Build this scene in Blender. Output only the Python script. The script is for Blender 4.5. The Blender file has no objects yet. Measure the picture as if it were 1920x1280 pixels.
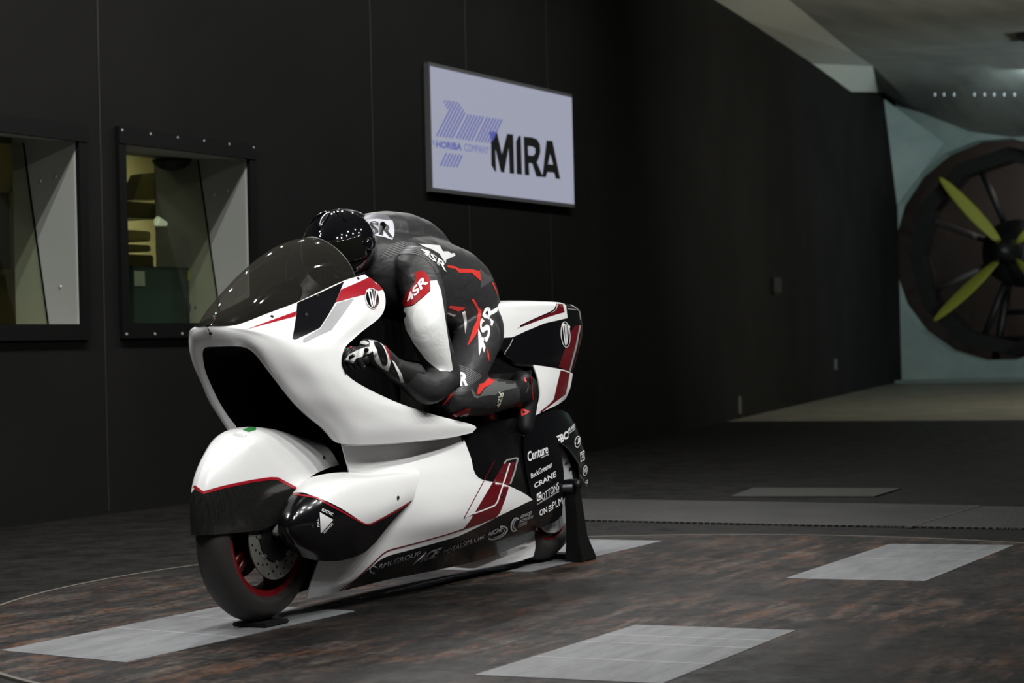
import bpy, bmesh, math, random
from mathutils import Vector, Matrix
from mathutils.bvhtree import BVHTree
from mathutils.geometry import delaunay_2d_cdt

# ------------------------------------------------------------------ camera, world, lights, exposure
SC = bpy.context.scene
COL = SC.collection
FPX, ROLL, PITCH, YAW, EYE = 3733.0, 0.024, math.atan(15.0 / 3733.0), math.radians(28.3), 0.95
CAM = Vector((6.7909, 4.1216, EYE))
_fwd = Vector((-math.cos(YAW), -math.sin(YAW), 0))
_rgt = Vector((-math.sin(YAW), math.cos(YAW), 0))
_f = _fwd * math.cos(PITCH) + Vector((0, 0, 1)) * math.sin(PITCH)
_u = Vector((0, 0, 1)) * math.cos(PITCH) - _fwd * math.sin(PITCH)
CR = _rgt * math.cos(ROLL) - _u * math.sin(ROLL)      # camera right
CU = _rgt * math.sin(ROLL) + _u * math.cos(ROLL)      # camera up
CF = _f
cam = bpy.data.cameras.new('camera'); cam_o = bpy.data.objects.new('camera', cam); COL.objects.link(cam_o)
m = Matrix((CR, CU, -CF)).transposed().to_4x4(); m.translation = CAM
cam_o.matrix_world = m
cam.sensor_width = 36.0; cam.lens = 70.0; cam.clip_end = 200
cam.dof.use_dof = True; cam.dof.focus_distance = 7.6; cam.dof.aperture_fstop = 4.5
SC.camera = cam_o

world = bpy.data.worlds.new('world'); SC.world = world; world.use_nodes = True
world.node_tree.nodes['Background'].inputs[0].default_value = (0.62, 0.7, 0.75, 1)
world.node_tree.nodes['Background'].inputs[1].default_value = 0.012
SC.view_settings.view_transform = 'Standard'; SC.view_settings.look = 'None'
SC.view_settings.gamma = 1.0; SC.view_settings.exposure = 0.0

def area(name, loc, aim, size, power, col=(1, 1, 1), size_y=None, spread=180):
    l = bpy.data.lights.new(name, 'AREA'); l.energy = power; l.color = col
    l.shape = 'RECTANGLE' if size_y else 'DISK'; l.size = size
    if size_y: l.size_y = size_y
    l.spread = math.radians(spread)
    o = bpy.data.objects.new(name, l); COL.objects.link(o)
    o.location = loc
    o.rotation_euler = (Vector(aim) - Vector(loc)).to_track_quat('-Z', 'Y').to_euler()
    return o
# two rows of small round ceiling lamps along the test section, one on each side of the bike
for i in range(5):
    x = -3.2 + 1.75 * i
    area('ceiling_lamp_wall_row', (x, -2.0, 4.8), (x * 0.8, -1.0, 0.0), 0.10, 42, (1.0, 0.99, 0.97))
    area('ceiling_lamp_wall_row', (x + 0.85, -2.3, 4.8), (x * 0.8, -1.0, 0.0), 0.10, 42, (1.0, 0.99, 0.97))
    area('ceiling_lamp_side_row', (x + 0.6, 3.3, 4.7), (x * 0.35, 0, 0.7), 0.10, 7.6, (1.0, 0.995, 0.97), spread=64)
    area('ceiling_lamp_side_row', (x + 1.5, 4.3, 4.6), (x * 0.35, 0, 0.7), 0.10, 7.6, (1.0, 0.995, 0.97), spread=64)
for x in (-5.0, -6.8, -8.6): area('ceiling_lamp_wall_row', (x, -2.0, 4.8), (x, -2.2, 0.0), 0.10, 38, (1.0, 0.99, 0.97))
# far end of the diffuser: cool tubes before the fan, unseen fills added to brighten its ceiling
area('diffuser_lamp', (-31.0, -4.6, 5.6), (-36, -7.8, 3.0), 1.2, 26, (0.75, 0.95, 1.0))
area('diffuser_lamp', (-22.0, 1.0, 4.8), (-23, 0.0, 0.0), 1.2, 200, (1.0, 0.95, 0.8))
area('added_ceiling_fill', (-15.0, 4.5, 3.0), (-19, -3.6, 5.6), 0.8, 190, (1.0, 0.97, 0.85), spread=100)
area('added_ceiling_fill', (-26.0, 5.5, 2.0), (-31, -7.5, 6.2), 0.8, 230, (0.8, 0.96, 1.0), spread=90)
# control room
area('control_room_lamp', (-5.6, -6.4, 2.9), (-6.3, -7.99, 2.2), 0.6, 130, (1.0, 0.93, 0.62), spread=85)
area('control_room_lamp', (-3.4, -5.4, 2.95), (-3.8, -6.5, 0.6), 0.9, 4, (1.0, 0.95, 0.7))

# ------------------------------------------------------------------ helpers
def ray(u, v):
    return (CF + CR * ((u - 960) / FPX) + CU * ((640 - v) / FPX))
def Q(u, v, y):
    """point of the sight line through (u, v) of the photograph at lateral distance y"""
    r = ray(u, v); return CAM + r * ((y - CAM.y) / r.y)
def QZ(u, v, z=0.0):
    r = ray(u, v); return CAM + r * ((z - CAM.z) / r.z)
def QX(u, v, x):
    r = ray(u, v); return CAM + r * ((x - CAM.x) / r.x)

def tag(o, label=None, cat=None, group=None, kind=None):
    if label: o['label'] = label
    if cat: o['category'] = cat
    if group: o['group'] = group
    if kind: o['kind'] = kind
    return o
def empty(name, loc=(0, 0, 0), label=None, cat=None, group=None):
    o = bpy.data.objects.new(name, None); o.location = loc; COL.objects.link(o)
    o.empty_display_size = 0.1
    return tag(o, label, cat, group)
def link(name, me, mats, parent=None, label=None, smooth=True):
    o = bpy.data.objects.new(name, me); COL.objects.link(o)
    for mt in (mats if isinstance(mats, (list, tuple)) else [mats]): me.materials.append(mt)
    if smooth:
        for p in me.polygons: p.use_smooth = True
    if parent:
        o.parent = parent
        pm = Matrix.Translation(parent.location); q = parent.parent
        while q is not None: pm = Matrix.Translation(q.location) @ pm; q = q.parent
        o.matrix_parent_inverse = pm.inverted()
    if label: o['label'] = label
    return o
def from_bm(name, bm, mats, parent=None, label=None, smooth=False, bevel=0.0, autosmooth=None):
    bmesh.ops.recalc_face_normals(bm, faces=bm.faces)
    if bevel: bmesh.ops.bevel(bm, geom=list(bm.edges), offset=bevel, segments=2, affect='EDGES', clamp_overlap=True)
    me = bpy.data.meshes.new(name); bm.to_mesh(me); bm.free()
    o = link(name, me, mats, parent, label, smooth or autosmooth is not None)
    if autosmooth is not None: me.set_sharp_from_angle(angle=math.radians(autosmooth))
    return o
def bake(o):
    """apply an object's modifiers"""
    dg = bpy.context.evaluated_depsgraph_get(); dg.update()
    me = bpy.data.meshes.new_from_object(o.evaluated_get(dg), depsgraph=dg)
    old = o.data; o.modifiers.clear(); o.data = me; bpy.data.meshes.remove(old)
    return o
def add_box(bm, lo, hi, mat=0, M=None):
    vs = [bm.verts.new((x, y, z)) for x in (lo[0], hi[0]) for y in (lo[1], hi[1]) for z in (lo[2], hi[2])]
    if M is not None:
        for v in vs: v.co = M @ v.co
    for q in ((0, 1, 3, 2), (4, 6, 7, 5), (0, 4, 5, 1), (2, 3, 7, 6), (0, 2, 6, 4), (1, 5, 7, 3)):
        f = bm.faces.new([vs[i] for i in q]); f.material_index = mat
    return vs
def box(name, lo, hi, mat, parent=None, label=None, bevel=0.0, M=None):
    bm = bmesh.new(); add_box(bm, lo, hi, 0, M)
    return from_bm(name, bm, mat, parent, label, bevel=bevel)
def add_tube(bm, pts, radii, seg=12, cap=True, flat=1.0):
    """tube through points with radius per point"""
    pts = [Vector(p) for p in pts]; rings = []
    if not isinstance(radii, (list, tuple)): radii = [radii] * len(pts)
    prev = None
    for i, p in enumerate(pts):
        t = (pts[min(i + 1, len(pts) - 1)] - pts[max(i - 1, 0)]).normalized()
        if prev is None:
            a = Vector((0, 0, 1)) if abs(t.z) < 0.9 else Vector((1, 0, 0))
            n = t.cross(a).normalized()
        else:
            n = (prev - t * prev.dot(t)).normalized()
        prev = n; b = t.cross(n)
        rings.append([bm.verts.new(p + (n * math.cos(2 * math.pi * k / seg) + b * flat * math.sin(2 * math.pi * k / seg)) * radii[i]) for k in range(seg)])
    for r0, r1 in zip(rings, rings[1:]):
        for k in range(seg): bm.faces.new((r0[k], r0[(k + 1) % seg], r1[(k + 1) % seg], r1[k]))
    if cap:
        bm.faces.new(rings[0]); bm.faces.new(rings[-1])
    return rings
def tube(name, pts, radii, mat, parent=None, label=None, seg=12):
    bm = bmesh.new(); add_tube(bm, pts, radii, seg)
    return from_bm(name, bm, mat, parent, label, smooth=True)
def add_lathe(bm, prof, M, seg=64, closed=False, mats=None):
    """prof: (radius, axial) pairs revolved about local Z, placed by M"""
    rings = [[bm.verts.new(M @ Vector((r * math.cos(2 * math.pi * k / seg), r * math.sin(2 * math.pi * k / seg), a))) for k in range(seg)] for r, a in prof]
    n = len(rings)
    for i in range(n if closed else n - 1):
        r0, r1 = rings[i], rings[(i + 1) % n]
        for k in range(seg):
            f = bm.faces.new((r0[k], r0[(k + 1) % seg], r1[(k + 1) % seg], r1[k]))
            if mats: f.material_index = mats[i]
    return rings
def prism(name, pts, y0, y1, mat, parent=None, label=None, bevel=0.0):
    """side-view outline (x, z) extruded from y0 to y1"""
    bm = bmesh.new()
    a = [bm.verts.new((p[0], y0, p[1])) for p in pts]; b = [bm.verts.new((p[0], y1, p[1])) for p in pts]
    bm.faces.new(a); bm.faces.new(b[::-1])
    for i in range(len(a)): j = (i + 1) % len(a); bm.faces.new((a[i], a[j], b[j], b[i]))
    return from_bm(name, bm, mat, parent, label, bevel=bevel)
def cr(p0, p1, p2, p3, t):
    return 0.5 * ((2 * p1) + (p2 - p0) * t + (2 * p0 - 5 * p1 + 4 * p2 - p3) * t * t + (3 * p1 - p0 - 3 * p2 + p3) * t ** 3)
def spline(pts, n, closed=False):
    pts = [Vector(p) for p in pts]; L = len(pts); out = []
    for i in range(L if closed else L - 1):
        if closed: a, b, c, d = pts[i - 1], pts[i], pts[(i + 1) % L], pts[(i + 2) % L]
        else:
            b, c = pts[i], pts[i + 1]
            a = pts[i - 1] if i > 0 else b * 2 - c
            d = pts[i + 2] if i + 2 < L else c * 2 - b
        for k in range(n): out.append(cr(a, b, c, d, k / n))
    if not closed: out.append(pts[-1])
    return out
def patch_grid(rows, n=6, m=6):
    """rows of control points -> fine grid through them"""
    fine = [spline(r, m) for r in rows]
    cols = [spline([fr[k] for fr in fine], n) for k in range(len(fine[0]))]
    return [[cols[k][i] for k in range(len(cols))] for i in range(len(cols[0]))]
def grid_faces(bm, g, flip=False, mirror=False):
    vs = [[bm.verts.new((p[0], -p[1], p[2]) if mirror else p) for p in r] for r in g]
    for i in range(len(vs) - 1):
        for k in range(len(vs[0]) - 1):
            q = [vs[i][k], vs[i][k + 1], vs[i + 1][k + 1], vs[i + 1][k]]
            bm.faces.new(q[::-1] if flip != mirror else q)
    return vs
def shell(name, grids, mat, parent=None, label=None, thick=0.006, mirror=True, flip=False, merge=0.0015, offset=-1):
    bm = bmesh.new()
    for g in grids:
        grid_faces(bm, g, flip)
        if mirror: grid_faces(bm, g, flip, True)
    bmesh.ops.remove_doubles(bm, verts=bm.verts, dist=merge)
    bad = [f for f in bm.faces if f.calc_area() < 1e-10]
    if bad: bmesh.ops.delete(bm, geom=bad, context='FACES')
    me = bpy.data.meshes.new(name); bm.to_mesh(me); bm.free()
    o = link(name, me, mat, parent, label)
    if thick:
        s = o.modifiers.new('s', 'SOLIDIFY'); s.thickness = thick; s.offset = offset; s.use_even_offset = False
        bake(o); 
        for p in o.data.polygons: p.use_smooth = True
        o.data.set_sharp_from_angle(angle=math.radians(50))
    return o
def bvh_of(*objs):
    bm = bmesh.new()
    for o in objs:
        t = bmesh.new(); t.from_mesh(o.data); t.transform(world_of(o)); 
        tm = bpy.data.meshes.new('tmp'); t.to_mesh(tm); t.free(); bm.from_mesh(tm); bpy.data.meshes.remove(tm)
    b = BVHTree.FromBMesh(bm); bm.free(); return b
def world_of(o):
    M = o.matrix_basis.copy()
    if o.parent: M = world_of(o.parent) @ o.matrix_parent_inverse @ M
    return M
def on_surf(bvh, u, v, lift):
    r = ray(u, v).normalized(); h = bvh.ray_cast(CAM, r)
    if h[0] is None: return None
    n = h[1]
    if n.dot(r) > 0: n = -n
    return h[0] + n * lift
def resample(poly, step):
    out = []
    for a, b in zip(poly, poly[1:] + poly[:1]):
        a, b = Vector(a), Vector(b); n = max(1, int((b - a).length / step))
        for k in range(n): out.append(a + (b - a) * (k / n))
    return out
def sticker(name, polys, bvh, mat, parent, lift=0.002, step=5.0, label=None, rnd=None, maxe=0.14):
    """vinyl graphic: an outline traced on the surface, triangulated and laid on it"""
    if len(polys) > 1:
        return [sticker(name, [p], bvh, mat, parent, lift, step, label, rnd, maxe) for p in polys][0]
    bm = bmesh.new()
    for poly in polys:
        poly = [Vector((p[0], p[1])) for p in poly]
        if rnd:
            poly = [Vector((p.x, p.y)) for p in spline([(p.x, p.y, 0) for p in poly], rnd, True)]
        P = resample(poly, step); n0 = len(P)
        x0, x1 = min(p.x for p in P), max(p.x for p in P); y0, y1 = min(p.y for p in P), max(p.y for p in P)
        ins = []; yy = y0 + step / 2
        while yy < y1:
            xx = x0 + step / 2
            while xx < x1:
                c = False
                for a, b in zip(P, P[1:] + P[:1]):
                    if (a.y > yy) != (b.y > yy) and xx < (b.x - a.x) * (yy - a.y) / (b.y - a.y) + a.x: c = not c
                if c and min((p - Vector((xx, yy))).length for p in P) > step * 0.45: ins.append(Vector((xx, yy)))
                xx += step
            yy += step
        vs, es, fs = delaunay_2d_cdt(P + ins, [(i, (i + 1) % n0) for i in range(n0)], [], 1, 1e-4)[:3]
        hit = [on_surf(bvh, v.x, v.y, lift) for v in vs]
        V = [bm.verts.new(h) if h is not None else None for h in hit]
        for f in fs:
            q = [V[i] for i in f]
            if None in q: continue
            if max((a.co - b.co).length for a in q for b in q) > maxe: continue
            try: bm.faces.new(q)
            except ValueError: pass
    # keep the one connected piece that lies on this surface
    todo = set(bm.verts); best = set()
    while todo:
        st, isl = [todo.pop()], set()
        while st:
            v = st.pop(); isl.add(v)
            for e in v.link_edges:
                w = e.other_vert(v)
                if w in todo: todo.discard(w); st.append(w)
        if len(isl) > len(best): best = isl
    rest = [v for v in bm.verts if v not in best]
    if rest: bmesh.ops.delete(bm, geom=rest, context='VERTS')
    bm.normal_update()
    for f in bm.faces:
        if f.normal.dot(f.calc_center_median() - CAM) > 0: f.normal_flip()
    me = bpy.data.meshes.new(name); bm.to_mesh(me); bm.free()
    return link(name, me, mat, parent, label)
def band(pts, w):
    """outline of a stripe of width w (or per-point widths) along a polyline"""
    pts = [Vector(p) for p in pts]; L, R = [], []
    for i, p in enumerate(pts):
        t = (pts[min(i + 1, len(pts) - 1)] - pts[max(i - 1, 0)]).normalized(); n = Vector((-t.y, t.x))
        ww = (w[i] if isinstance(w, (list, tuple)) else w) / 2
        L.append(p + n * ww); R.append(p - n * ww)
    return L + R[::-1]
_txt = {}
def text_mesh(s, bold=0.0, shear=0.0, space=1.0):
    k = (s, bold, shear, space)
    if k in _txt: return _txt[k]
    c = bpy.data.curves.new('lettering', 'FONT'); c.body = s; c.size = 1.0; c.offset = bold; c.shear = shear; c.resolution_u = 4; c.space_character = space
    o = bpy.data.objects.new('lettering', c); COL.objects.link(o)
    dg = bpy.context.evaluated_depsgraph_get(); dg.update()
    me = bpy.data.meshes.new_from_object(o.evaluated_get(dg)); bpy.data.objects.remove(o); bpy.data.curves.remove(c)
    vs = [v.co.copy() for v in me.vertices]; fs = [tuple(p.vertices) for p in me.polygons]; bpy.data.meshes.remove(me)
    x0, x1 = min(v.x for v in vs), max(v.x for v in vs); y0, y1 = min(v.y for v in vs), max(v.y for v in vs)
    _txt[k] = ([((v.x - x0) / (x1 - x0), (v.y - y0) / (y1 - y0)) for v in vs], fs); return _txt[k]
def lettering(name, items, bvh, mat, parent, lift=0.003, label=None):
    """items: (text, bl, br, tr, tl, bold, shear) laid on the surface between four corners"""
    if len(items) > 1:
        return [lettering(name, [i], bvh, mat, parent, lift, label) for i in items][0]
    bm = bmesh.new()
    for it in items:
        s, bl, br, tr, tl = it[:5]; bold = it[5] if len(it) > 5 else 0.0; sh = it[6] if len(it) > 6 else 0.0
        vs, fs = text_mesh(s, bold, sh); V = []
        for a, b in vs:
            p = [(bl[i] * (1 - a) + br[i] * a) * (1 - b) + (tl[i] * (1 - a) + tr[i] * a) * b for i in (0, 1)]
            h = on_surf(bvh, p[0], p[1], lift); V.append(bm.verts.new(h) if h is not None else None)
        for f in fs:
            q = [V[i] for i in f]
            if None in q: continue
            if max((a.co - b.co).length for a in q for b in q) > 0.6: continue
            try: bm.faces.new(q)
            except ValueError: pass
    bm.normal_update()
    for f in bm.faces:
        if f.normal.dot(f.calc_center_median() - CAM) > 0: f.normal_flip()
    me = bpy.data.meshes.new(name); bm.to_mesh(me); bm.free()
    return link(name, me, mat, parent, label, smooth=False)
def para(bl, br, tl):
    """parallelogram corners from three"""
    return bl, br, (br[0] + tl[0] - bl[0], br[1] + tl[1] - bl[1]), tl

# ------------------------------------------------------------------ materials
def mat(name, base=(0.5, 0.5, 0.5), rough=0.5, metal=0.0, coat=0.0, spec=0.5, emit=None, estr=0.0):
    M = bpy.data.materials.new(name); M.use_nodes = True; b = M.node_tree.nodes['Principled BSDF']
    b.inputs['Base Color'].default_value = (*base, 1); b.inputs['Roughness'].default_value = rough
    b.inputs['Metallic'].default_value = metal; b.inputs['Coat Weight'].default_value = coat
    b.inputs['Coat Roughness'].default_value = 0.04; b.inputs['Specular IOR Level'].default_value = spec
    if emit: b.inputs['Emission Color'].default_value = (*emit, 1); b.inputs['Emission Strength'].default_value = estr
    return M
def nd(M, t, **kw):
    n = M.node_tree.nodes.new(t)
    for k, v in kw.items():
        if k in n.inputs: n.inputs[k].default_value = v
        else: setattr(n, k, v)
    return n
def lk(M, a, b): M.node_tree.links.new(a, b)
def bsdf(M): return M.node_tree.nodes['Principled BSDF']
def coord(M, scale=(1, 1, 1), rot=(0, 0, 0)):
    t = nd(M, 'ShaderNodeTexCoord'); mp = nd(M, 'ShaderNodeMapping'); mp.inputs['Scale'].default_value = scale; mp.inputs['Rotation'].default_value = rot
    lk(M, t.outputs['Object'], mp.inputs[0]); return mp.outputs[0]
def noise(M, vec, scale, detail=4.0, rough=0.55, dist=0.0):
    n = nd(M, 'ShaderNodeTexNoise'); n.inputs['Scale'].default_value = scale; n.inputs['Detail'].default_value = detail
    n.inputs['Roughness'].default_value = rough; n.inputs['Distortion'].default_value = dist
    lk(M, vec, n.inputs['Vector']); return n.outputs['Fac']
def ramp(M, fac, stops):
    r = nd(M, 'ShaderNodeValToRGB'); e = r.color_ramp.elements
    while len(e) < len(stops): e.new(0.5)
    for el, (p, c) in zip(e, stops): el.position = p; el.color = (*c, 1) if len(c) == 3 else c
    lk(M, fac, r.inputs[0]); return r.outputs[0]
def mixc(M, fac, a, b, mode='MIX'):
    n = nd(M, 'ShaderNodeMix', data_type='RGBA', blend_type=mode)
    for s, v in ((n.inputs[0], fac), (n.inputs[6], a), (n.inputs[7], b)):
        if isinstance(v, (int, float)): s.default_value = v
        elif isinstance(v, tuple): s.default_value = (*v, 1)
        else: lk(M, v, s)
    return n.outputs[2]
def bump(M, h, strength=0.2, dist=0.01):
    n = nd(M, 'ShaderNodeBump'); n.inputs['Strength'].default_value = strength; n.inputs['Distance'].default_value = dist
    lk(M, h, n.inputs['Height']); lk(M, n.outputs[0], bsdf(M).inputs['Normal'])
def clear(name, tint, refl_rough=0.02, ior=1.5, haze=None):
    """thin transparent sheet: tinted see-through plus a Fresnel reflection"""
    M = bpy.data.materials.new(name); M.use_nodes = True; nt = M.node_tree; nt.nodes.clear()
    o = nt.nodes.new('ShaderNodeOutputMaterial'); t = nt.nodes.new('ShaderNodeBsdfTransparent'); t.inputs[0].default_value = (*tint, 1)
    g = nt.nodes.new('ShaderNodeBsdfGlossy'); g.inputs['Roughness'].default_value = refl_rough
    x = nt.nodes.new('ShaderNodeMixShader'); ge = nt.nodes.new('ShaderNodeNewGeometry'); dt = nt.nodes.new('ShaderNodeVectorMath'); dt.operation = 'DOT_PRODUCT'
    nt.links.new(ge.outputs['Normal'], dt.inputs[0]); nt.links.new(ge.outputs['Incoming'], dt.inputs[1])
    def mth(op, a, b=0.0):
        n = nt.nodes.new('ShaderNodeMath'); n.operation = op
        for i_, q in enumerate((a, b)):
            if isinstance(q, (int, float)): n.inputs[i_].default_value = q
            else: nt.links.new(q, n.inputs[i_])
        return n.outputs[0]
    r0 = ((ior - 1) / (ior + 1)) ** 2      # Schlick, the same from both sides of the sheet
    fr = mth('ADD', mth('MULTIPLY', mth('POWER', mth('SUBTRACT', 1.0, mth('ABSOLUTE', dt.outputs['Value'])), 5.0), 1 - r0), r0)
    nt.links.new(fr, x.inputs[0]); nt.links.new(t.outputs[0], x.inputs[1]); nt.links.new(g.outputs[0], x.inputs[2]); sh = x
    if haze:
        d = nt.nodes.new('ShaderNodeBsdfDiffuse'); d.inputs[0].default_value = (*haze[1], 1); y = nt.nodes.new('ShaderNodeMixShader'); y.inputs[0].default_value = haze[0]
        nt.links.new(x.outputs[0], y.inputs[1]); nt.links.new(d.outputs[0], y.inputs[2]); sh = y
    nt.links.new(sh.outputs[0], o.inputs[0])
    return M

WHITE = mat('white_gloss_paint', (0.80, 0.80, 0.80), 0.32, coat=0.5)
BLACK = mat('black_gloss_paint', (0.005, 0.005, 0.006), 0.16, coat=0.3)
SATIN = mat('black_satin_plastic', (0.005, 0.005, 0.005), 0.55, spec=0.25)
VOID = mat('black_matt_lining', (0.002, 0.002, 0.002), 0.9, spec=0.05)
RED = mat('dark_red_vinyl', (0.12, 0.005, 0.010), 0.3, coat=0.5)
CRIM = mat('bright_red_vinyl', (0.32, 0.008, 0.018), 0.3, coat=0.5)
GREYV = mat('grey_vinyl', (0.33, 0.33, 0.34), 0.35, coat=0.3)
DECAL = mat('white_vinyl', (0.78, 0.78, 0.78), 0.45)
DIMDECAL = mat('pale_grey_vinyl', (0.42, 0.42, 0.43), 0.5)
RUBBER = mat('tyre_rubber', (0.018, 0.016, 0.015), 0.55)
STEEL = mat('brushed_steel', (0.42, 0.42, 0.42), 0.35, metal=0.9)
DKMETAL = mat('dark_metal', (0.04, 0.04, 0.045), 0.4, metal=0.8)
WHEELRED = mat('red_rim_paint', (0.12, 0.005, 0.007), 0.3, coat=0.5)
ALU = mat('pale_aluminium', (0.52, 0.55, 0.55), 0.4, metal=0.3)
CARBON = mat('carbon_fibre_weave', (0.012, 0.012, 0.013), 0.2, coat=0.3)
_v = coord(CARBON, (1, 1, 1), (0, math.radians(45), 0)); _ck = nd(CARBON, 'ShaderNodeTexChecker'); _ck.inputs['Scale'].default_value = 190
lk(CARBON, _v, _ck.inputs[0]); lk(CARBON, mixc(CARBON, _ck.outputs['Fac'], (0.009, 0.009, 0.009), (0.016, 0.016, 0.0145)), bsdf(CARBON).inputs['Base Color'])
# room
WALLM = mat('black_wall_paint', (0.008, 0.011, 0.0105), 0.8, spec=0.12)
_v = coord(WALLM); _n = noise(WALLM, _v, 0.8, 3); lk(WALLM, ramp(WALLM, _n, [(0.35, (0.0062, 0.0062, 0.0058)), (0.7, (0.0095, 0.009, 0.0087))]), bsdf(WALLM).inputs['Base Color'])
_sp = noise(WALLM, coord(WALLM, (1, 1, 0.8)), 22, 2, 0.7)
CEILM = mat('pale_ceiling_paint', (0.30, 0.31, 0.29), 0.8)
_v = coord(CEILM, (0.35, 1.6, 1)); lk(CEILM, ramp(CEILM, noise(CEILM, _v, 1.2, 4), [(0.3, (0.2, 0.21, 0.195)), (0.75, (0.30, 0.31, 0.28))]), bsdf(CEILM).inputs['Base Color'])
FANWALL = mat('grey_green_wall_paint', (0.28, 0.36, 0.34), 0.7)
_v = coord(FANWALL); lk(FANWALL, ramp(FANWALL, noise(FANWALL, _v, 1.1, 5), [(0.3, (0.20, 0.27, 0.255)), (0.75, (0.31, 0.38, 0.36))]), bsdf(FANWALL).inputs['Base Color'])
FRAMEM = mat('black_window_frame', (0.0035, 0.0035, 0.0035), 0.6, spec=0.15)
REVEAL = mat('pale_grey_reveal_board', (0.37, 0.368, 0.355), 0.8)
SCREW = mat('bare_screw_head', (0.7, 0.7, 0.68), 0.4, metal=0.6)
GLASS1 = clear('window_glass', (0.90, 0.92, 0.90))
GLASS2 = clear('olive_inner_glass', (0.80, 0.83, 0.68))

def floor_mat(name, dark, mid, rust, scr, rustamt=(0.56, 0.66), rough=0.5):
    M = mat(name, mid, rough, spec=0.18)
    v = coord(M); s = coord(M, (0.55, 2.4, 1), (0, 0, 0.12)); s2 = coord(M, (0.5, 10.0, 1), (0, 0, -0.5)); s3 = coord(M, (0.6, 12.0, 1), (0, 0, 0.55)); s4 = coord(M, (0.45, 14.0, 1), (0, 0, 1.2))
    base = mixc(M, ramp(M, noise(M, v, 1.7, 10, 0.7), [(0.38, (0, 0, 0)), (0.6, (1, 1, 1))]), dark, mid)
    f1 = ramp(M, noise(M, s, 3.6, 12, 0.78), [(rustamt[0], (0, 0, 0)), (rustamt[1], (1, 1, 1))])
    f2 = ramp(M, noise(M, v, 0.8, 4, 0.55), [(0.40, (0.05, 0.05, 0.05)), (0.58, (1, 1, 1))])
    fr = mixc(M, 1.0, f1, f2, 'MULTIPLY')
    rc = mixc(M, ramp(M, noise(M, v, 5.0, 6, 0.7), [(0.4, (0, 0, 0)), (0.6, (1, 1, 1))]), rust, tuple(0.75 * q + 0.02 for q in (rust[0], rust[0] * .78, rust[0] * .6)))
    c = mixc(M, fr, base, rc)
    blot = ramp(M, noise(M, v, 34, 8, 0.8), [(0.36, (0.35, 0.35, 0.35)), (0.64, (1.6, 1.6, 1.6))])
    c = mixc(M, 1.0, c, blot, 'MULTIPLY')
    for sv, sc, a in ((s2, 7.0, 0.64), (s3, 6.0, 0.65), (s4, 5.0, 0.66), (s, 22.0, 0.64)):
        k = ramp(M, noise(M, sv, sc, 6, 0.85), [(a, (0, 0, 0)), (a + 0.05, (0.75, 0.75, 0.75))])
        c = mixc(M, k, c, scr)
    lk(M, c, bsdf(M).inputs['Base Color'])
    lk(M, ramp(M, noise(M, v, 6, 8, .7), [(0.35, (0.34,) * 3), (0.65, (0.66,) * 3)]), bsdf(M).inputs['Roughness'])
    bump(M, noise(M, v, 45, 6, .7), 0.12, 0.004)
    return M
TURNM = floor_mat('rusty_dark_steel_deck', (0.0065, 0.0066, 0.0068), (0.018, 0.0163, 0.0158), (0.098, 0.041, 0.020), (0.11, 0.087, 0.064), (0.47, 0.60))
FLOORM = floor_mat('dark_grey_floor_paint', (0.0045, 0.0043, 0.0037), (0.0085, 0.008, 0.0068), (0.009, 0.0075, 0.006), (0.028, 0.0255, 0.021), (0.66, 0.8), 0.6)
FARM = floor_mat('pale_concrete_floor', (0.17, 0.165, 0.135), (0.23, 0.22, 0.18), (0.19, 0.18, 0.15), (0.24, 0.23, 0.19), (0.66, 0.8), 0.7)
PLATEM = mat('worn_aluminium_plate', (0.27, 0.275, 0.28), 0.55, metal=0.15)
_v = coord(PLATEM); _s = coord(PLATEM, (0.5, 2.5, 1))
_c = ramp(PLATEM, noise(PLATEM, _s, 5, 12, 0.8), [(0.32, (0.095, 0.097, 0.104)), (0.68, (0.215, 0.22, 0.228))])
_w = ramp(PLATEM, noise(PLATEM, _v, 30, 6, 0.8), [(0.60, (0, 0, 0)), (0.72, (0.7, 0.7, 0.7))])
_c = mixc(PLATEM, _w, _c, (0.34, 0.34, 0.34))
_k = ramp(PLATEM, noise(PLATEM, coord(PLATEM, (0.5, 10, 1), (0, 0, 0.5)), 6, 5, .85), [(0.66, (0, 0, 0)), (0.71, (0.6, 0.6, 0.6))])
lk(PLATEM, mixc(PLATEM, _k, _c, (0.4, 0.4, 0.4)), bsdf(PLATEM).inputs['Base Color'])
TREADM = mat('diamond_tread_steel', (0.05, 0.05, 0.048), 0.5, metal=0.2)
_v = coord(TREADM, (1, 1, 1), (0, 0, math.radians(45))); _b = nd(TREADM, 'ShaderNodeTexBrick'); _b.inputs['Scale'].default_value = 10; _b.inputs['Mortar Size'].default_value = 0.035
_b.inputs['Color1'].default_value = (0.2, 0.2, 0.2, 1); _b.inputs['Color2'].default_value = (0.2, 0.2, 0.2, 1); _b.inputs['Mortar'].default_value = (1, 1, 1, 1); lk(TREADM, _v, _b.inputs[0])
_c = mixc(TREADM, _b.outputs['Fac'], (0.004, 0.004, 0.0038), (0.12, 0.117, 0.11))
lk(TREADM, mixc(TREADM, ramp(TREADM, noise(TREADM, coord(TREADM), 1.8, 6), [(0.4, (0, 0, 0)), (0.7, (0.6, 0.6, 0.6))]), _c, (0.011, 0.011, 0.0105)), bsdf(TREADM).inputs['Base Color'])
bump(TREADM, _b.outputs['Fac'], 0.5, 0.004)
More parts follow.
